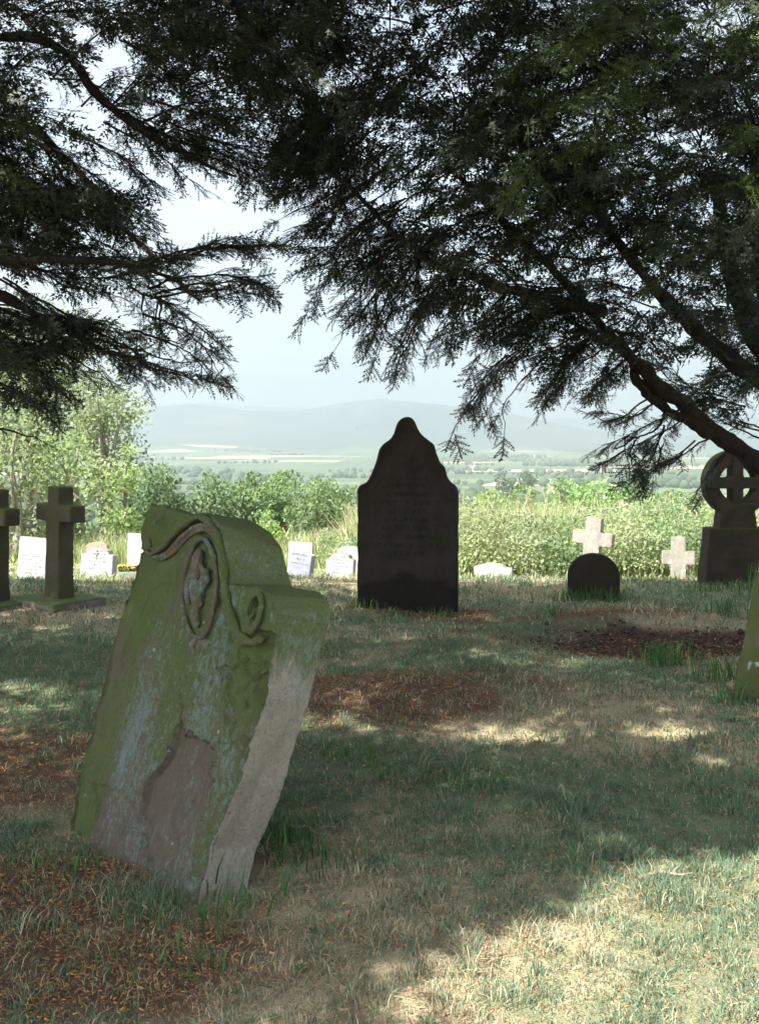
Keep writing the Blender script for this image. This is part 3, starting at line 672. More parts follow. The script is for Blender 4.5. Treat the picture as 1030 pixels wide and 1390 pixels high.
# ------------------------------------------------------------------ yews
SKY_GAP = [(0, 200), (60, 215), (150, 235), (215, 225), (300, 260), (375, 262), (392, 330), (440, 400), (480, 500), (540, 560), (620, 480), (690, 560), (800, 600), (830, 540), (900, 600), (960, 660), (1030, 700), (1100, 700), (1100, 1500), (-100, 1500), (-100, 580), (150, 545), (280, 545), (390, 350), (200, 330)]
OPEN = [(395, 340), (440, 460), (500, 560), (690, 640), (800, 660), (960, 700), (1100, 760), (1100, 1500), (-150, 1500), (-150, 560), (130, 560), (200, 548), (300, 545), (300, 490), (385, 350), (250, 300), (230, 268), (370, 262)]
GAPS = [(1.05, 3.0, .62, .36), (1.45, 3.35, .55, .36), (.55, 2.95, .30, .26), (1.9, 3.6, .5, .4), (.95, 3.4, .3, .16), (1.3, 2.6, .9, .35), (.60, 5.3, .12, .05), (1.50, 5.3, .15, .07), (1.58, 4.85, .06, .0), (-2.15, 6.4, .3, .0)]
def proj(P):
    d = np.maximum(P[:, 1], .05); return CX+F*P[:, 0]/d, HY-F*(P[:, 2]-EYE)/d
def shadow(P):
    t = P[:, 2]/TO_SUN[2]; return P[:, 0]-TO_SUN[0]*t, P[:, 1]-TO_SUN[1]*t

def spray_template(ntw, nn, nlen, nwid, rng):
    """A flat yew spray of unit length: stem, alternate side twigs, two ranks of needles."""
    tris, sh = [], []
    def needles(p, dirv, L, cnt, droop):
        dirv = dirv/np.linalg.norm(dirv); side = np.cross([0, 0, 1], dirv); side /= np.linalg.norm(side)
        w = .010; e = p+dirv*L+np.array([0, 0, droop*L]); tris.append([p-side*w, p+side*w, e]); sh.append(0)
        for i in range(cnt):
            t = (i+.7)/cnt
            for sg in (-1, 1):
                q = p+(e-p)*t; nl = nlen*(1-.45*t**3)*rng.uniform(.6, 1.2)
                if rng.random() < .12: continue
                nd = dirv*.55+side*sg*.85+np.array([0, 0, rng.uniform(-.12, .30)]); nd /= np.linalg.norm(nd)
                pr_ = dirv*nwid*.5; tris.append([q-pr_, q+pr_, q+nd*nl]); sh.append(.6+.4*t)
        tris.append([e-side*nwid*.5, e+side*nwid*.5, e+dirv*nlen]); sh.append(1)
    ax = np.array([1., 0, 0]); needles(np.zeros(3), ax, 1.0, nn*2, -.10)
    for i in range(ntw):
        t = .12+.78*(i+rng.uniform(-.35, .35))/max(1, ntw-1); sg = 1 if i % 2 else -1; L = (.50-.30*abs(t-.35))*rng.uniform(.45, 1.25)
        needles(np.array([t, 0, -.10*t*t]), np.array([rng.uniform(.5, .95), sg*.75, rng.uniform(-.2, .1)]), L, max(3, int(nn*L*1.6)), rng.uniform(-.25, .0))
    return np.array(tris), np.array(sh)
trng = np.random.default_rng(3)
FINE = [spray_template(8, 9, .135, .062, trng) for _ in range(5)]
MID = [spray_template(6, 6, .165, .085, trng) for _ in range(5)]
COARSE = [spray_template(3, 3, .23, .16, trng) for _ in range(2)]

class Crown:
    def __init__(self): self.b = {}
    def add(self, lvl, P, D, S, tone): self.b.setdefault(lvl, []).append((P, D, S, tone))
    def bough(self, curve, rng, lvl='fine', size=.17, spread=.30, step=.055, tone=0., sparse=0., hang=.35):
        curve = np.asarray(curve, float); seg = np.linalg.norm(np.diff(curve, axis=0), axis=1); L = seg.sum(); cum = np.concatenate([[0], np.cumsum(seg)])
        k = max(3, int(L/step)); Ps, Ds = [], []; stems = [curve]
        for i in range(k):
            t = (i+rng.uniform(.2, .8))/k; s = t*L
            p = np.array([np.interp(s, cum, curve[:, q]) for q in range(3)]); e = np.array([np.interp(min(L, s+.05), cum, curve[:, q]) for q in range(3)])-np.array([np.interp(max(0, s-.05), cum, curve[:, q]) for q in range(3)])
            e /= np.linalg.norm(e)+1e-9
            if rng.random() < sparse: continue
            side = np.cross(e, [0, 0, 1]); side /= np.linalg.norm(side)+1e-9
            sg = 1 if i % 2 else -1; a_ = rng.uniform(.5, 1.1)
            dv = e*math.cos(a_)+side*sg*math.sin(a_)+np.array([0, 0, rng.uniform(-hang, .12)]); dv /= np.linalg.norm(dv)
            bl = spread*(.35+.65*math.sin(math.pi*min(1, .15+t*.75)))*rng.uniform(.6, 1.2)
            m_ = max(1, int(bl/(size*.5)))
            for j in range(m_):
                q = p+dv*bl*(j+.3)/m_+np.array([0, 0, -hang*.3*((j+.3)/m_)**2*bl])
                sgn = rng.choice([-1, 1]); sd = np.cross(dv, [0, 0, 1]); d2 = dv*.8+sd*sgn*rng.uniform(0, .7)+np.array([0, 0, rng.uniform(-hang, .05)])
                Ps.append(q); Ds.append(d2)
            if bl > .12: stems.append(np.array([p, p+dv*bl*.5, p+dv*bl+np.array([0, 0, -hang*.3*bl])]))
        Ps.append(curve[-1]); Ds.append(curve[-1]-curve[-2])
        Ps = np.array(Ps); Ds = np.array(Ds)
        self.add(lvl, Ps, Ds, size*rng.uniform(.55, 1.25, len(Ps)), np.full(len(Ps), tone)+rng.normal(0, .12, len(Ps)))
        return stems
    def mesh(self, name, origin, rng):
        Vs, Cs = [], []
        for lvl, lst in self.b.items():
            P = np.vstack([q[0] for q in lst]); D = np.vstack([q[1] for q in lst]); S = np.concatenate([q[2] for q in lst]); tn = np.concatenate([q[3] for q in lst])
            Pm = P+D/np.linalg.norm(D, axis=1)[:, None]*S[:, None]*.5; gx, gy = shadow(Pm); mg = S*.45+.02; keep = np.ones(len(P), bool)
            for cx, cy, rx, ry in GAPS:
                keep &= ((gx-cx)/(rx+mg))**2+((gy-cy)/(ry+mg))**2 > 1
            if lvl == 'coarse':
                u_, v_ = proj(P+D/np.linalg.norm(D, axis=1)[:, None]*S[:, None]*.5)
                keep &= ~((P[:, 1] > .3) & in_poly(u_, v_, OPEN))
                keep &= ~((P[:, 1] > .3) & (P[:, 1] < 3.8) & (u_ > -120) & (u_ < 1150) & (v_ > -120))
            P, D, S, tn = P[keep], D[keep], S[keep], tn[keep]
            D = D/np.linalg.norm(D, axis=1)[:, None]
            Y = np.cross(np.array([0, 0, 1.0])+rng.normal(0, .75, P.shape), D); Y /= np.linalg.norm(Y, axis=1)[:, None]+1e-9; Zz = np.cross(D, Y)
            tpl = {'fine': FINE, 'mid': MID, 'coarse': COARSE}[lvl]; which = rng.integers(0, len(tpl), len(P))
            for w_ in range(len(tpl)):
                s_ = which == w_
                if not s_.any(): continue
                T_, sh = tpl[w_]; B = np.stack([D[s_], Y[s_], Zz[s_]], 1)*S[s_][:, None, None]
                V = np.einsum('tvi,nij->ntvj', T_, B)+P[s_][:, None, None, :]
                Vs.append(V.reshape(-1, 3))
                t = tn[s_][:, None]
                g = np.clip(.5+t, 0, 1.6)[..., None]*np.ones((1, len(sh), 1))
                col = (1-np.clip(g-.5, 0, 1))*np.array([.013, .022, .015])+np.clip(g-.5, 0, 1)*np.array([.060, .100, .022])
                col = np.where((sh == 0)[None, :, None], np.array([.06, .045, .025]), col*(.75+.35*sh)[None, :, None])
                Cs.append(np.repeat(col.reshape(-1, 3), 3, 0))
        V = np.vstack(Vs)-origin; Cc = np.vstack(Cs)
        return np_mesh(name, V, np.arange(len(V)).reshape(-1, 3), Cc)

def yew(label, origin, limbs, traced, fills, shade, seed):
    """limbs: [(points, r0, r1)]; traced: [(picture polyline with depth, size, spread, sparse)]; fills: [(polygon, depth range, count)]"""
    rng = np.random.default_rng(seed); cr = Crown(); stems = []
    for pts, lvl, size, spread, sparse, hang in traced:
        c = catmull([at(*p) for p in pts], 5)
        for rep in range(3):
            cc_ = c+rng.normal(0, .03+.04*rep, 3)+np.cumsum(rng.normal(0, .006, c.shape), 0)
            stems += cr.bough(cc_, rng, lvl, size, spread, 0.042+.03*rep, rng.normal(-.1, .12), sparse, hang)
    for poly, (da, db), cnt, lvl, tone in fills:
        xs = [p[0] for p in poly]; ys = [p[1] for p in poly]; k = 0
        while k < cnt:
            px, py = rng.uniform(min(xs), max(xs)), rng.uniform(min(ys), max(ys))
            if not in_poly(np.array([px]), np.array([py]), poly)[0]: continue
            k += 1; p = at(px, py, rng.uniform(da, db)); out = p-np.asarray(origin); out[2] *= .2; out /= np.linalg.norm(out)+1e-9
            dv = out+rng.normal(0, .45, 3)+np.array([0, 0, -.15]); dv /= np.linalg.norm(dv); Lb = rng.uniform(.4, .75)
            c = catmull([p-dv*Lb/2, p+np.array([0, 0, .04]), p+dv*Lb/2+np.array([0, 0, -.08])], 4)
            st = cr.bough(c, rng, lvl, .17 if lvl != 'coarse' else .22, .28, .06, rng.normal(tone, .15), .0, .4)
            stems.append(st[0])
    for p in shade:
        out = p-np.asarray(origin); out[2] *= .2; out /= np.linalg.norm(out)+1e-9
        dv = out+rng.normal(0, .5, 3)*np.array([1, 1, .3]); dv /= np.linalg.norm(dv); Lb = rng.uniform(.7, 1.2)
        c = catmull([p-dv*Lb/2, p, p+dv*Lb/2+np.array([0, 0, -.12])], 3)
        cr.bough(c, rng, 'coarse', .32, .48, .13, rng.normal(0, .15), .0, .3)
    root = thing('yew_tree', label, 'tree', tuple(origin))
    o = np.asarray(origin, float); first = True
    for pts, r0, r1 in limbs:
        c = catmull(pts, 8); k = len(c); c = c+np.cumsum(rng.normal(0, .007, c.shape), 0)
        rr_ = r0+(r1-r0)*np.linspace(0, 1, k)**.8
        me = tubes_mesh('branch', [tube(c-o, rr_, 12, .34, seed)])
        link('trunk' if first else 'branch', me, M['yew_bark'], root); first = False
    tw = []
    for st in stems:
        k = len(st); tw.append(tube(np.asarray(st)-o, np.linspace(.008 if k > 3 else .004, .002, k), 4, cap=False))
    link('twigs', tubes_mesh('twigs', tw), M['yew_bark'], root, kind='stuff')
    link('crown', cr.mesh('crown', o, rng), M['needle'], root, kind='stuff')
    return root

# canopy overhead that shades the lawn: spread along the sun's rays over the shaded ground
srng = np.random.default_rng(21); shade_l, shade_r = [], []
while len(shade_l)+len(shade_r) < 680:
    gx, gy = srng.uniform(-5.4, 5.4), srng.uniform(2.1, 11.4)
    if abs(gx) > .46*gy+.9: continue
    hh = srng.uniform(3.3, 6.6); p = np.array([gx, gy, 0])+TO_SUN/TO_SUN[2]*hh
    u_, v_ = proj(p[None])
    if p[1] > .3 and in_poly(u_, v_, OPEN)[0]: continue
    if p[1] > .2 and -150 < u_[0] < 1180 and v_[0] > -150: continue
    (shade_l if p[0] < -1.2 else shade_r).append(p)

for (tx, ty, tz0, tz1, wd, cnt) in [(.25, 9.15, 0, 1.75, .45, 60), (-.85, 3.6, .1, 1.35, .6, 75), (3.6, 10.3, 0, 1.4, .5, 24), (-3.1, 9.3, 0, 1.2, .9, 30), (-2.2, 7.1, 0, .3, 1.0, 46), (1.97, 9.6, 0, .5, .3, 14)]:  # extra unseen boughs, added along the sun's rays to shade the stones and left lawn
    k_ = 0
    while k_ < cnt:
        p = np.array([tx+srng.uniform(-wd, wd), ty, srng.uniform(tz0, tz1)])+TO_SUN*srng.uniform(4.5, 8.5); k_ += 1
        u_, v_ = proj(p[None])
        if p[1] > .2 and -150 < u_[0] < 1180 and v_[0] > -120: continue
        (shade_l if p[0] < -1.2 else shade_r).append(p)

LO = (-4.6, 5.6, h1(-4.6, 5.6))
left_limbs = [([np.array(LO)+[0, 0, -.2], (-4.55, 5.6, .9), (-4.4, 5.7, 2.2), (-4.2, 5.6, 3.8), (-4.3, 5.3, 6.4)], .42, .16),
    ([(-4.45, 5.65, 1.7), (-3.5, 5.9, 2.25), at(-40, 366, 6.1), at(60, 376, 6.1), at(165, 388, 6.1), at(215, 400, 6.0), at(262, 440, 5.9)], .042, .007),
    ([(-4.45, 5.65, 1.4), (-3.6, 6.0, 1.95), at(-60, 395, 6.3), at(30, 420, 6.3), at(80, 458, 6.3), at(126, 476, 6.2), at(168, 500, 6.1)], .05, .008),
    ([(-4.4, 5.6, 2.4), (-3.4, 5.9, 2.9), at(-30, 120, 6.4), at(50, 180, 6.4), at(150, 285, 6.3), at(215, 342, 6.2)], .05, .008),
    ([(-4.3, 5.6, 3.0), (-3.0, 6.0, 3.6), at(60, 60, 6.5), at(150, 140, 6.4), at(240, 205, 6.3), at(330, 235, 6.2)], .05, .008),
    ([(-4.3, 5.6, 3.4), (-2.8, 5.9, 4.2), at(180, -60, 6.3), at(300, -10, 6.3), at(380, 60, 6.2), at(430, 130, 6.2)], .05, .008)]
T_ = lambda pts, d, lvl='fine', size=.155, spread=.25, sparse=0., hang=.35: ([(a_, b_, d+.1*i) for i, (a_, b_) in enumerate(pts)], lvl, size, spread, sparse, hang)
left_tr = [T_([(150, 385), (220, 372), (290, 352), (345, 350), (368, 347)], 5.9, spread=.24, hang=.2), T_([(200, 392), (260, 378), (320, 375), (350, 385)], 6.0, spread=.24),
    T_([(180, 392), (225, 410), (262, 440), (290, 478)], 5.9, spread=.2), T_([(0, 375), (80, 425), (140, 440), (175, 452)], 6.3, spread=.22), T_([(60, 440), (126, 474), (165, 500), (180, 512)], 6.2, spread=.19),
    T_([(130, 478), (180, 490), (230, 505), (270, 510)], 6.1, spread=.15, hang=.25), T_([(-20, 470), (40, 500), (70, 530)], 6.3, spread=.22), T_([(100, 180), (170, 222), (222, 262)], 6.3, spread=.22),
    T_([(60, 200), (130, 275), (180, 310), (220, 345)], 6.3), T_([(150, 150), (230, 195), (290, 215), (330, 235), (362, 246)], 6.2, spread=.24), T_([(-30, 240), (40, 270), (110, 290)], 6.4),
    T_([(-30, 330), (60, 345), (130, 350), (200, 350)], 6.2), T_([(-40, 290), (30, 320), (90, 330)], 6.5), T_([(220, 160), (290, 180), (350, 190), (400, 200)], 6.2), T_([(300, 60), (360, 110), (400, 170), (415, 215)], 6.2),
    T_([(-20, 410), (40, 425), (110, 430)], 6.2), T_([(-20, 520), (30, 530), (60, 545)], 6.3, spread=.18, sparse=.3), T_([(210, 400), (205, 440)], 5.9, spread=.1, sparse=.3)]
left_fill = [([(-80, -80), (440, -80), (425, 60), (405, 150), (330, 165), (250, 170), (180, 150), (110, 150), (60, 220), (-80, 260)], (5.6, 8.0), 84, 'mid', -.15),
    ([(-80, 180), (70, 200), (130, 300), (110, 330), (-80, 330)], (5.8, 7.2), 36, 'mid', -.1), ([(-80, 395), (50, 410), (90, 450), (70, 490), (-80, 500)], (5.9, 7.0), 14, 'mid', 0.)]
yew('old dark yew at the left, its boughs reaching in over the mossy headstone', LO, left_limbs, left_tr, left_fill, shade_l, 101)

RO = (3.75, 8.0, h1(3.75, 8.0))
right_limbs = [([np.array(RO)+[0, 0, -.2], (3.72, 8.0, .5), (3.75, 7.9, 1.2), at(1120, 520, 7.8), at(1060, 480, 7.6), at(1010, 400, 7.4), at(988, 330, 7.2), at(978, 240, 7.0)], .30, .022),
    ([(3.72, 8.0, .55), (3.35, 8.0, .92), at(1046, 640, 8.0), at(990, 594, 8.0), at(946, 556, 7.8), at(900, 522, 7.6), at(862, 480, 7.4), at(830, 445, 7.2), at(780, 385, 7.0), at(700, 300, 6.8), at(620, 220, 6.6)], .105, .016),
    ([(3.75, 7.9, 1.3), at(1090, 560, 7.7), at(1030, 515, 7.5), at(970, 470, 7.3), at(920, 430, 7.2), at(860, 370, 7.0), at(780, 250, 6.8), at(700, 120, 6.6)], .105, .012),
    ([at(962, 590, 7.85), at(925, 572, 7.8), at(890, 548, 7.7), at(862, 520, 7.6), at(848, 490, 7.5), at(800, 455, 7.3), at(760, 440, 7.1)], .055, .012),
    ([at(820, 425, 7.1), at(740, 400, 6.9), at(660, 380, 6.6), at(590, 350, 6.4), at(530, 300, 6.3), at(470, 240, 6.2), at(420, 220, 6.2)], .045, .008),
    ([at(1060, 480, 7.6), at(1045, 420, 7.5), at(1030, 330, 7.3), at(1040, 200, 7.1)], .10, .04),
    ([at(900, 560, 7.7), at(880, 585, 7.7), at(850, 600, 7.6), at(825, 615, 7.5)], .016, .004)]
right_tr = [T_([(520, 120), (440, 200), (385, 255)], 6.2), T_([(560, 200), (480, 260), (405, 300)], 6.2), T_([(560, 260), (500, 300), (460, 330), (440, 330)], 6.3), T_([(520, 290), (470, 335), (440, 375), (418, 420)], 6.2, spread=.14, sparse=.5, hang=.6),
    T_([(600, 310), (545, 365), (510, 415), (495, 462)], 6.4, spread=.20, hang=.6), T_([(620, 340), (585, 395), (560, 440), (545, 490)], 6.5, spread=.18, hang=.6), T_([(640, 370), (615, 415), (595, 440), (580, 470)], 6.5, spread=.18, hang=.6, sparse=.2),
    T_([(760, 430), (705, 455), (665, 475), (645, 510)], 6.9, spread=.16, sparse=.25), T_([(720, 470), (685, 505), (660, 540), (664, 580)], 6.9, spread=.11, sparse=.45, hang=.7), T_([(690, 490), (660, 525), (644, 560)], 6.9, spread=.11, sparse=.4, hang=.7),
    T_([(930, 560), (880, 590), (815, 622)], 7.6, spread=.2), T_([(900, 540), (860, 570), (830, 562)], 7.5, spread=.18), T_([(860, 600), (850, 620), (860, 645)], 7.6, spread=.14, hang=.6, sparse=.2), T_([(900, 580), (890, 610), (880, 640)], 7.6, spread=.14, hang=.6, sparse=.2),
    T_([(1000, 560), (960, 545), (930, 530), (900, 500)], 7.8, spread=.2, sparse=.2), T_([(1040, 575), (1000, 560), (965, 540)], 7.9, spread=.2, sparse=.2), T_([(975, 612), (955, 640), (940, 665)], 7.9, spread=.06, sparse=.7, hang=.5),
    T_([(830, 440), (780, 470), (740, 520)], 7.1, spread=.24), T_([(860, 480), (830, 510), (800, 540)], 7.3, spread=.2, sparse=.2), T_([(640, 400), (600, 400), (560, 420)], 6.6), T_([(700, 390), (680, 425), (645, 440)], 6.8, spread=.2), T_([(500, 180), (440, 230), (400, 240)], 6.3), T_([(470, 120), (420, 180), (385, 215)], 6.2, sparse=.3),
    T_([(520, 350), (500, 380), (480, 400)], 6.3, spread=.18, hang=.6), T_([(560, 330), (520, 350), (480, 360)], 6.4)]
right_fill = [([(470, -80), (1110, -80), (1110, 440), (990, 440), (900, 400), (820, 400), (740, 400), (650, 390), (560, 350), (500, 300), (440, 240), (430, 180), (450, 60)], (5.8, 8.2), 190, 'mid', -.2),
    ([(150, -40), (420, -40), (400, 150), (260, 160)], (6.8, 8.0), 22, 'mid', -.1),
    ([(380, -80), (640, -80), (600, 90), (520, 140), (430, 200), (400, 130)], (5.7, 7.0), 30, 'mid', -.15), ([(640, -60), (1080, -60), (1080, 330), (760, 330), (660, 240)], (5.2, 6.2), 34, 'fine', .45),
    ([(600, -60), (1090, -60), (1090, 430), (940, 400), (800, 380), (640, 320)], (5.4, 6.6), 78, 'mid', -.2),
    ([(700, 390), (860, 400), (900, 470), (800, 470), (720, 450)], (6.8, 8.0), 18, 'mid', 0.), ([(930, 420), (1100, 420), (1100, 560), (1000, 540), (960, 490)], (7.0, 8.6), 16, 'mid', 0.)]
yew('big low-forked yew at the right with bare slanting limbs before the celtic cross', RO, right_limbs, right_tr, right_fill, shade_r, 202)

# ------------------------------------------------------------------ trees and bushes beyond the churchyard
def bush(name, label, cat, px, top, wpx, d, leaf, base_col, nleaf, seed, group=None, trunk_h=.3, lobes=9, squash=.8, depth=None):
    rng = np.random.default_rng(seed); x = X(px, d); z = h1(x, d); h = Z(top, d)-z; w = wpx/F*d/2
    root = thing(name, label, cat, (x, d, z), (0, 0, 0), group)
    tb = tube(catmull([(0, 0, -.2), (.03*h, .02, h*.3), (-.02*h, 0, h*.6), (.02*h, 0, h*.85)], 5), np.linspace(.035*h, .006*h, 16), 7, .2, seed)
    parts = [tb]; cent = []
    for k in range(lobes):
        an = rng.uniform(0, 2*math.pi); rr_ = math.sqrt(rng.uniform(0, 1))*.72; zz = h*(trunk_h+(1-trunk_h)*rng.uniform(.12, .80)); sh_ = math.sin(math.pi*min(1, max(.12, 1.05-zz/h)))
        c = np.array([w*rr_*math.cos(an)*(.55+.45*sh_), (depth or w)*rr_*math.sin(an), zz]); cent.append((c, (w*.42+.1*h)*rng.uniform(.55, 1.0)))
        parts.append(tube(catmull([(0, 0, h*rng.uniform(.1, .45)), c*np.array([.5, .5, .8]), c], 4), np.linspace(.016*h, .004*h, 9), 5))
    cent.append((np.array([0, 0, h*.86]), w*.32)); cent.append((np.array([0, 0, h*.55]), w*.6))
    Pt, Tn = [], []
    wt = np.array([r_**2 for _, r_ in cent]); wt /= wt.sum()
    for (c, r_), f_ in zip(cent, wt):
        k = int(nleaf*f_); v = rng.normal(size=(k, 3)); v /= np.linalg.norm(v, axis=1)[:, None]
        rad = r_*(1-.55*rng.random(k)**2.2)*(.75+.5*vnoise(v+c, 2.3, seed)); p = c+v*rad[:, None]*np.array([1, 1, squash])
        Pt.append(p); Tn.append(np.full(k, rng.normal(0, .12)))
    Pt = np.vstack(Pt); Tn = np.concatenate(Tn); ok = (Pt[:, 2] < h*1.02) & (Pt[:, 2] > .02*h); Pt = Pt[ok]; Tn = Tn[ok]
    cl = (np.asarray(base_col)+np.array([.01, .005, .025])*(leaf < 1))[None]*1.7*(1+Tn[:, None]+rng.normal(0, .16, (len(Pt), 1)))*np.array([1+.0, 1, 1]); cl = np.clip(cl, .004, .6)
    V, Q, cc_ = leaf_cloud(Pt, np.full(len(Pt), leaf), cl, rng, .6, .6)
    link('trunk', tubes_mesh('trunk', parts), M['ash_bark'], root)
    link('crown', np_mesh('crown', V, Q, cc_), M['leaf'], root, kind='stuff')
    return root
bush('ash_tree', 'tall pale green ash tree rising behind the yew boughs at far left', 'tree', 45, 395, 250, 42, .20, (.125, .155, .095), 12500, 301, None, .35, 20, .7)
bush('ash_tree', 'slender light green tree with open crown beside the taller ash at left', 'tree', 140, 505, 120, 38, .16, (.13, .165, .09), 4300, 302, None, .35, 12, .7)
G_ = 'hawthorn bushes along the hedge line'
for i, (px, top, wp, d, col, lab) in enumerate([
    (20, 545, 150, 31, (.10, .13, .06), 'greyish green hawthorn, tallest of the hedge line, behind the left crosses'),
    (105, 575, 130, 33, (.10, .14, .055), 'broad hawthorn bush behind the wholly visible dark cross'),
    (172, 590, 90, 36, (.12, .17, .05), 'yellow-green bush rising at the right foot of the ash trees'),
    (222, 622, 90, 35, (.07, .11, .045), 'dark green bush directly above the top left scroll of the mossy headstone'),
    (285, 636, 95, 36, (.075, .115, .045), 'rounded green bush above the hood of the mossy headstone'),
    (345, 630, 75, 37, (.08, .125, .045), 'green bush with a peaked top right of the mossy hood'),
    (385, 626, 62, 38, (.085, .13, .05), 'taller peaked bush halfway between mossy headstone and tall dark headstone'),
    (432, 642, 82, 37, (.085, .125, .045), 'low wide bush just left of the tall dark headstone'),
    (476, 652, 60, 38, (.085, .125, .05), 'bush partly hidden by the left shoulder of the tall dark headstone'),
    (655, 662, 66, 34, (.12, .16, .06), 'small pale bush just right of the tall dark headstone'),
    (712, 654, 100, 33, (.11, .16, .055), 'wide light green bush left of the pale leaning cross'),
    (792, 652, 100, 34, (.10, .155, .05), 'light green bush above the pale leaning cross'),
    (858, 644, 90, 34, (.095, .15, .05), 'bush with the highest top on the right side of hedge'),
    (915, 660, 80, 32, (.11, .16, .06), 'light green bush above the upright pale cross'),
    (990, 676, 120, 30, (.11, .16, .06), 'low bush seen through the wheel of the celtic cross')]):
    bush('hawthorn_bush', lab, 'bush', px, top, wp, d, .15, col, 2600, 400+i, G_, .0, 9, .85, depth=1.8)
bush('elder_shrub', 'small bright green shrub in the tall meadow grass above the mossy hood', 'shrub', 364, 688, 46, 27, .11, (.13, .19, .055), 900, 431, None, .0, 6, .9)
GT = 'single trees out in the valley'
for i, (px, top, wp, d, lab) in enumerate([(681, 630, 34, 620, 'dark round valley tree nearest the tall dark headstone'), (716, 634, 30, 660, 'rounded valley tree beside the darker round one'), (868, 632, 26, 640, 'small valley tree glimpsed beneath the yew limb'), (765, 640, 26, 560, 'small bluish valley tree above the pale leaning cross')]):
    bush('field_tree', lab, 'tree', px, top, wp, d, 1.8, (.045, .07, .03), 900, 450+i, GT, .1, 8, .85)

# far hedgerow trees and woods, one mass
rng = np.random.default_rng(77)
ico = bmesh.new(); bmesh.ops.create_icosphere(ico, subdivisions=1, radius=1); iv = np.array([v.co[:] for v in ico.verts]); it = np.array([[v.index for v in f.verts] for f in ico.faces]); ico.free()
pos = []
for k in range(110):                                   # hedgerows
    d = 420*(9.5)**rng.random(); x = rng.uniform(-.5, .5)*d; an = rng.normal(0, .35) if rng.random() < .75 else rng.uniform(0, 3.1); L = rng.uniform(80, 320)
    for t in np.arange(0, L, rng.uniform(9, 22)):
        pos.append((x+math.cos(an)*t+rng.normal(0, 3), d+math.sin(an)*t+rng.normal(0, 3), rng.uniform(2.5, 6)*(1.3 if rng.random() < .2 else 1)))
for k in range(16):                                    # copses
    d = 700*(7)**rng.random(); x = rng.uniform(-.45, .45)*d
    for t in range(55): pos.append((x+rng.normal(0, 70), d+rng.normal(0, 35), rng.uniform(4, 8)))
pos = np.array(pos); pos = pos[pos[:, 1] > 420]
nv = len(iv); jig = 1+.35*(rng.random((len(pos), nv, 1))-.5)
V = iv[None]*jig*np.stack([pos[:, 2]*1.15, pos[:, 2]*1.15, pos[:, 2]], -1)[:, None]+np.stack([pos[:, 0], pos[:, 1], H(pos[:, 0], pos[:, 1])+pos[:, 2]*.7], -1)[:, None]
Fc = (it[None]+(np.arange(len(pos))*nv)[:, None, None]).reshape(-1, 3)
cl = np.repeat(np.array([.035, .055, .025])[None]*rng.uniform(.7, 1.5, (len(pos), 1)), nv, 0)
link('valley_woods', np_mesh('valley_woods', V.reshape(-1, 3), Fc, cl), M['litter'], kind='stuff')
# pale farmhouses out in the valley
mw, n, l, b = mat('farm_wall'); l.new(mixc(n, l, noise(n, l, .8), (.55, .50, .44), (.72, .68, .62)), b.inputs['Base Color'])
mr_, n, l, b = mat('farm_roof'); l.new(mixc(n, l, noise(n, l, 1.5), (.16, .10, .08), (.26, .17, .13)), b.inputs['Base Color'])
for px, d, yaw, lab in [(752, 1150, .3, 'small pale farmhouse in the valley left of the yew branch tips'), (768, 1190, .9, 'second pale farm building just right of the small farmhouse'), (640, 2100, .1, 'tiny farmhouse far out in the valley right of the tall dark headstone')]:
    x = X(px, d); rt = thing('farmhouse', lab, 'house', (x, d, h1(x, d)), (0, 0, yaw), 'farm buildings in the valley')
    bm = bmesh.new(); frustum(bm, 14, 14, 7, 7, -2, 5.2); me = bpy.data.meshes.new('wall'); bm.to_mesh(me); bm.free(); link('wall', me, mw, rt)
    bm = bmesh.new(); ol = [(-4.0, 5.2), (0, 8.4), (4.0, 5.2)]; prism(bm, ol, -7.4, 7.4)
    for v in bm.verts: v.co = Vector((v.co.y, v.co.x, v.co.z+.02))
    bmesh.ops.recalc_face_normals(bm, faces=bm.faces); me = bpy.data.meshes.new('roof'); bm.to_mesh(me); bm.free(); link('roof', me, mr_, rt)

# ------------------------------------------------------------------ brambles and tall meadow grass beyond the white stones
def front_line(px): return np.interp(px, [-400, 0, 190, 430, 520, 620, 1030, 1500], [31, 30.5, 28.5, 25, 22, 19.3, 18.6, 18.0])
rng = np.random.default_rng(55)
k = 76000; px = rng.uniform(430, 1160, k); dd = front_line(px)+9*rng.random(k)**1.7; xx = X(px, dd)
gz = H(xx, dd); lump = fbm(P3(xx, dd), .55, 61, 3); top = (.42+1.12*lump)*sstep(-.4, 1.4, dd-front_line(px)+.6)*np.interp(px, [430, 620, 1160], [.8, 1.1, 1.35])
zz = gz+top*(1-.75*rng.random(k)**2)
shade_ = rng.normal(1, .17, k)+.7*(fbm(P3(xx, dd, zz), 1.3, 62, 3)-.5)
sp_ = sstep(.44, .60, fbm(P3(xx, dd), .9, 63, 3))[:, None]; cl = (np.array([.275, .31, .205])*(1-sp_)+np.array([.195, .26, .155])*sp_)*np.clip(shade_, .35, 1.9)[:, None]
V, Q, cc_ = leaf_cloud(np.stack([xx, dd, zz], -1), rng.choice([.045, .06, .078], k), cl, rng, .8, .62)
link('bramble_thicket', np_mesh('bramble_thicket', V, Q, cc_), M['leaf'], kind='stuff')

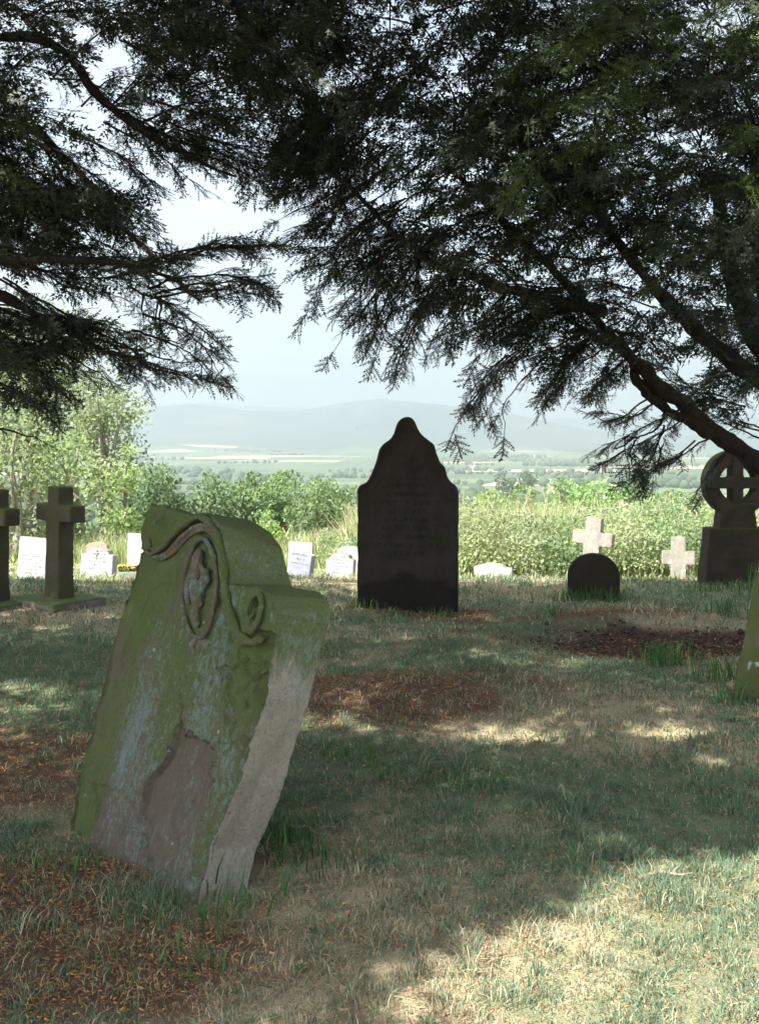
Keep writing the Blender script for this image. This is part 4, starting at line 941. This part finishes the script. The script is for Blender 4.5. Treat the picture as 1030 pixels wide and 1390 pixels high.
def blades(x, y, z, h, w, lean, col, rng, flat=0.):
    k = len(x); an = rng.uniform(0, 2*math.pi, k); la = rng.uniform(0, 2*math.pi, k); ln = lean*rng.uniform(.3, 1.4, k)
    sx_, sy_ = np.cos(an)*w/2, np.sin(an)*w/2; lx, ly = np.cos(la)*ln*h, np.sin(la)*ln*h
    hz_ = h*np.sqrt(np.clip(1-np.clip(ln, 0, .95)**2, .05, 1))
    b0 = np.stack([x-sx_, y-sy_, z-.01], -1); b1 = np.stack([x+sx_, y+sy_, z-.01], -1)
    m0 = np.stack([x-sx_*.8+lx*.38, y-sy_*.8+ly*.38, z+hz_*.58], -1); m1 = np.stack([x+sx_*.8+lx*.38, y+sy_*.8+ly*.38, z+hz_*.58], -1)
    tp = np.stack([x+lx, y+ly, z+hz_*(.98-flat*.3)], -1)
    V = np.stack([b0, b1, m1, m0, tp], 1).reshape(-1, 3); o = (np.arange(k)*5)[:, None]
    Qd = o+np.array([[0, 1, 2, 3]]); Tr = o+np.array([[3, 2, 4]])
    return V, Qd, Tr, np.repeat(col, 5, 0)
k = 38000; px = rng.uniform(-60, 1130, k); dd = front_line(px)+rng.random(k)**1.3*np.where(px > 470, 14, 11)+np.where(px > 470, 1.0, 0); xx = X(px, dd); gz = H(xx, dd)
pn = fbm(P3(xx, dd), .5, 71, 3); hh = np.clip(rng.normal(1.0, .2, k)*(.55+.8*pn)*np.where(px > 470, 1.30, .80), .25, 2.2)*sstep(-.6, 1.6, dd-front_line(px)+.5)
mixp = np.clip((rng.random(k) < .08+.34*sstep(.48, .68, pn)).astype(float), 0, 1)[:, None]
cl = (np.array([.22, .28, .12])*(1-mixp)+np.array([.40, .32, .25])*mixp)*rng.uniform(.7, 1.3, (k, 1))
V, Q, T, cc_ = blades(xx, dd, gz, hh, np.full(k, .026), .40, cl, rng)
link('meadow_grass', np_mesh('meadow_grass', V, [Q, T], cc_), M['blade'], kind='stuff')

# ------------------------------------------------------------------ lawn
rng = np.random.default_rng(66)
def scatter(n_, y0, y1, pw=1.0, lo=-70, hi=1100):
    px = rng.uniform(lo, hi, n_); dd = y0+(y1-y0)*rng.random(n_)**pw; return X(px, dd), dd
Vs, Qs, Ts, Cs = [], [], [], []; off = 0
stone_foot = [tuple((Mr @ np.array([a_, b_, 0])+FC)[:2]) for a_, b_ in ((-.45, 0), (.45, 0), (.45, .18), (-.45, .18))]
for (n_, y0, y1, hm, wd, pw) in [(125000, 2.4, 4.6, .035, .0030, .75), (95000, 4.6, 7.6, .037, .0050, .85), (72000, 7.6, 12.6, .042, .0092, .85), (26000, 12.6, 31, .07, .026, 1.0)]:
    x, y = scatter(n_, y0, y1, pw); wv = worn(x, y); st = straw_sunlit(x, y); sl = soil(x, y)
    clump = fbm(P3(x, y), 11, 83, 3)
    keep = (rng.random(n_) > wv*.74) & (rng.random(n_) > sl*.93) & (rng.random(n_) < sstep(.22, .5, clump)+.25) & ~in_poly(x, y, stone_foot); x, y, wv, st, clump = x[keep], y[keep], wv[keep], st[keep], clump[keep]
    k = len(x); is_st = rng.random(k) < np.clip(.20+.55*st+.20*wv, 0, .9)
    tuft = sstep(.56, .70, fbm(P3(x, y), 2.6, 85, 3))
    h = hm*rng.uniform(.45, 1.35, k)*(.55+.95*sstep(.3, .7, clump))*(1+.9*tuft)*np.where(is_st, .9, 1); ln = np.where(is_st, 1.25, .85)
    gcol_ = np.array([.088, .158, .112])*(1-tuft[:, None]*.15)+rng.random((k, 1))*np.array([.06, .06, .02])
    scol = np.array([.33, .28, .20])+rng.random((k, 1))*np.array([.17, .15, .11])
    brown = (rng.random(k) < .22)[:, None]; scol = np.where(brown, np.array([.22, .14, .085]), scol)
    cl = np.where(is_st[:, None], scol, gcol_)*rng.uniform(.75, 1.2, (k, 1))
    if y0 > 12: cl = cl*.4+np.array([.19, .20, .08])*.6
    V, Q, T, cc_ = blades(x, y, H(x, y), h, wd*rng.uniform(.6, 1.3, k), ln, cl, rng, .3)
    Vs.append(V); Qs.append(Q+off); Ts.append(T+off); Cs.append(cc_); off += len(V)
for lo_, hi_ in ((1100, 1750), (-750, -70)):        # the lawn goes on beside the view, coarser
    x, y = scatter(24000, 2.2, 12.0, .8, lo_, hi_); k = len(x); st = straw_sunlit(x, y)[:, None]; is_st = (rng.random((k, 1)) < .25+.5*st)
    cl = np.where(is_st, np.array([.40, .34, .25]), np.array([.11, .18, .12]))*rng.uniform(.75, 1.25, (k, 1))
    V, Q, T, cc_ = blades(x, y, H(x, y), .05*rng.uniform(.5, 1.4, k), .012*rng.uniform(.6, 1.3, k), .9, cl, rng, .3)
    Vs.append(V); Qs.append(Q+off); Ts.append(T+off); Cs.append(cc_); off += len(V)
link('grass', np_mesh('grass', np.vstack(Vs), [np.vstack(Qs), np.vstack(Ts)], np.vstack(Cs)), M['blade'], kind='stuff')

# longer tufts where the mower does not reach: round the stones and on the bare bank
Vs, Qs, Ts, Cs = [], [], [], []; off = 0
spots = [(X(805, 9.5)+a_, 9.5, .14, 46) for a_ in (-.25, -.12, 0, .12, .24)]+[(X(95, 9.8), 9.75, .16, 90), (X(75, 9.8), 9.7, .13, 50), (X(885, 7.0), 7.0, .17, 60), (X(915, 7.05), 7.05, .19, 60), (X(985, 8.6), 8.6, .2, 60), (X(975, 6.6), 6.6, .17, 60), (X(1000, 5.9), 5.9, .14, 60), (X(905, 7.6), 7.6, .15, 30), (X(1020, 9.6), 9.6, .3, 25), (X(325, 3.45), 3.38, .16, 14), (X(270, 3.2), 3.2, .10, 40), (X(375, 3.9), 3.85, .13, 70), (X(420, 3.7), 3.7, .10, 60),
    (X(490, 9.4), 9.1, .11, 50), (X(600, 8.9), 8.8, .1, 60), (X(545, 8.7), 8.7, .08, 60), (X(240, 2.95), 2.95, .09, 30), (X(80, 3.6), 3.6, .08, 25), (X(950, 10.0), 9.9, .12, 60), (X(1010, 10.0), 9.9, .12, 60), (X(745, 8.6), 8.6, .09, 40), (X(560, 4.6), 4.6, .06, 90), (X(480, 4.9), 4.9, .055, 70), (X(640, 4.5), 4.5, .06, 80)]
for x0, y0, hm, cnt in spots:
    x = x0+rng.normal(0, .09, cnt); y = y0+rng.normal(0, .06, cnt); cl = np.array([.055, .115, .040])[None]*rng.uniform(.7, 1.5, (cnt, 1))
    V, Q, T, cc_ = blades(x, y, H(x, y), hm*rng.uniform(.5, 1.3, cnt), np.full(cnt, .008), .45, cl, rng)
    Vs.append(V); Qs.append(Q+off); Ts.append(T+off); Cs.append(cc_); off += len(V)
link('grass_tufts', np_mesh('grass_tufts', np.vstack(Vs), [np.vstack(Qs), np.vstack(Ts)], np.vstack(Cs)), M['blade'], kind='stuff')

# fallen yew needles and bud scales
x, y = scatter(170000, 2.4, 9.4, 1.3); wv = worn(x, y); wv0 = wv; keep = rng.random(len(x)) < .06+.85*wv**1.4+.22*sstep(.5, .7, fbm(P3(x, y), 7, 97, 3))*sstep(1.0, -.3, x-.35*(y-3)); x, y = x[keep], y[keep]; k = len(x)
an = rng.uniform(0, 2*math.pi, k); L = rng.uniform(.003, .0095, k)*(1+(y-2.5)*.16); w = L*.22; z = H(x, y)+.004+rng.random(k)*np.where(wv[keep] > .5, .012, .030)
dx, dy = np.cos(an)*L, np.sin(an)*L; sx_, sy_ = -np.sin(an)*w, np.cos(an)*w
V = np.stack([np.stack([x-dx-sx_*.5, y-dy-sy_*.5, z], -1), np.stack([x-dx+sx_, y-dy+sy_, z+rng.uniform(0, .006, k)], -1), np.stack([x+dx, y+dy, z+rng.uniform(-.003, .008, k)], -1)], 1).reshape(-1, 3)
t = rng.random((k, 1)); cl = np.where(t < .20, np.array([.38, .18, .06]), np.where(t < .7, np.array([.22, .115, .06]), np.array([.10, .06, .04])))*rng.uniform(.7, 1.3, (k, 1))
link('fallen_needles', np_mesh('fallen_needles', V, np.arange(3*k).reshape(-1, 3), np.repeat(cl, 3, 0)), M['litter'], kind='stuff')

# a few dropped twigs
def twig(px, py, L, an, label, seed):
    d = F*EYE/(py-HY); x = X(px, d); rg = np.random.default_rng(seed)
    root = thing('fallen_twig', label, 'twig', (x, d, h1(x, d)+.03), (0, 0, an), 'dropped twigs on the grass')
    c = catmull([(-L/2, 0, 0), (-L*.1, .012, .012), (L*.2, -.008, .006), (L/2, .014, .0)], 5)
    link('stem', tubes_mesh('stem', [tube(c, np.linspace(.007, .003, len(c)), 7, .2, seed)]), M['ash_bark'], root)
    link('side_shoot', tubes_mesh('side_shoot', [tube(catmull([c[8], c[8]+np.array([.04, .03, .012]), c[8]+np.array([.07, .06, .006])], 3), np.linspace(.0035, .0015, 7), 5)]), M['ash_bark'], root)
twig(905, 1196, .20, .15, 'pale dropped twig in the large sunny patch of grass', 1)
twig(965, 860, .22, 1.1, 'pale stick lying on the bare dark soil beside the right edge', 2)
twig(420, 1140, .16, -.5, 'small grey twig in the shaded grass right of the mossy headstone', 3)

# ------------------------------------------------------------------ crumbled soil on the bare bank, and small weeds in the turf
rng = np.random.default_rng(91)
x = rng.uniform(.2, 3.6, 9000); y = rng.uniform(7.0, 8.5, 9000); keep = rng.random(9000) < soil(x, y)*.30; x, y = x[keep], y[keep]; k = len(x)
sz = rng.gamma(1.4, .0035, k)+.003; jig = 1+.5*(rng.random((k, nv, 1))-.5)
V = iv[None]*jig*sz[:, None, None]*np.array([1.2, 1.2, .8])+np.stack([x, y, H(x, y)+sz*.35], -1)[:, None]
lowf = it[::4] if False else it
cl = np.repeat(np.array([.052, .034, .026])[None]*rng.uniform(.5, 1.7, (k, 1)), nv, 0)
link('soil_crumbs', np_mesh('soil_crumbs', V.reshape(-1, 3), (lowf[None]+(np.arange(k)*nv)[:, None, None]).reshape(-1, 3), cl), M['litter'], kind='stuff')
x, y = scatter(230, 2.5, 9.0, 1.0); ok = (fbm(P3(x, y), 1.3, 93, 3) > .47) & ~in_poly(x, y, stone_foot); x, y = x[ok], y[ok]; Vs, Cs = [], []
for cx_, cy_ in zip(x, y):
    q = rng.integers(5, 9); a0 = rng.uniform(0, 6.28); L = rng.uniform(.014, .030); tint = np.array([.12, .20, .10])*rng.uniform(.7, 1.4)
    for j in range(q):
        an = a0+j*6.28/q+rng.normal(0, .2); l_ = L*rng.uniform(.7, 1.2); e = np.array([math.cos(an), math.sin(an), rng.uniform(.15, .7)]); sd = np.array([-math.sin(an), math.cos(an), 0])
        b0 = np.array([cx_, cy_, h1(cx_, cy_)+.008]); Vs += [b0, b0+e*l_*.55+sd*l_*.24, b0+e*l_*np.array([1, 1, .6]), b0+e*l_*.55-sd*l_*.24]; Cs += [tint*rng.uniform(.85, 1.15)]*4
link('lawn_weeds', np_mesh('lawn_weeds', np.array(Vs), np.arange(len(Vs)).reshape(-1, 4), np.array(Cs)), M['leaf'], kind='stuff')
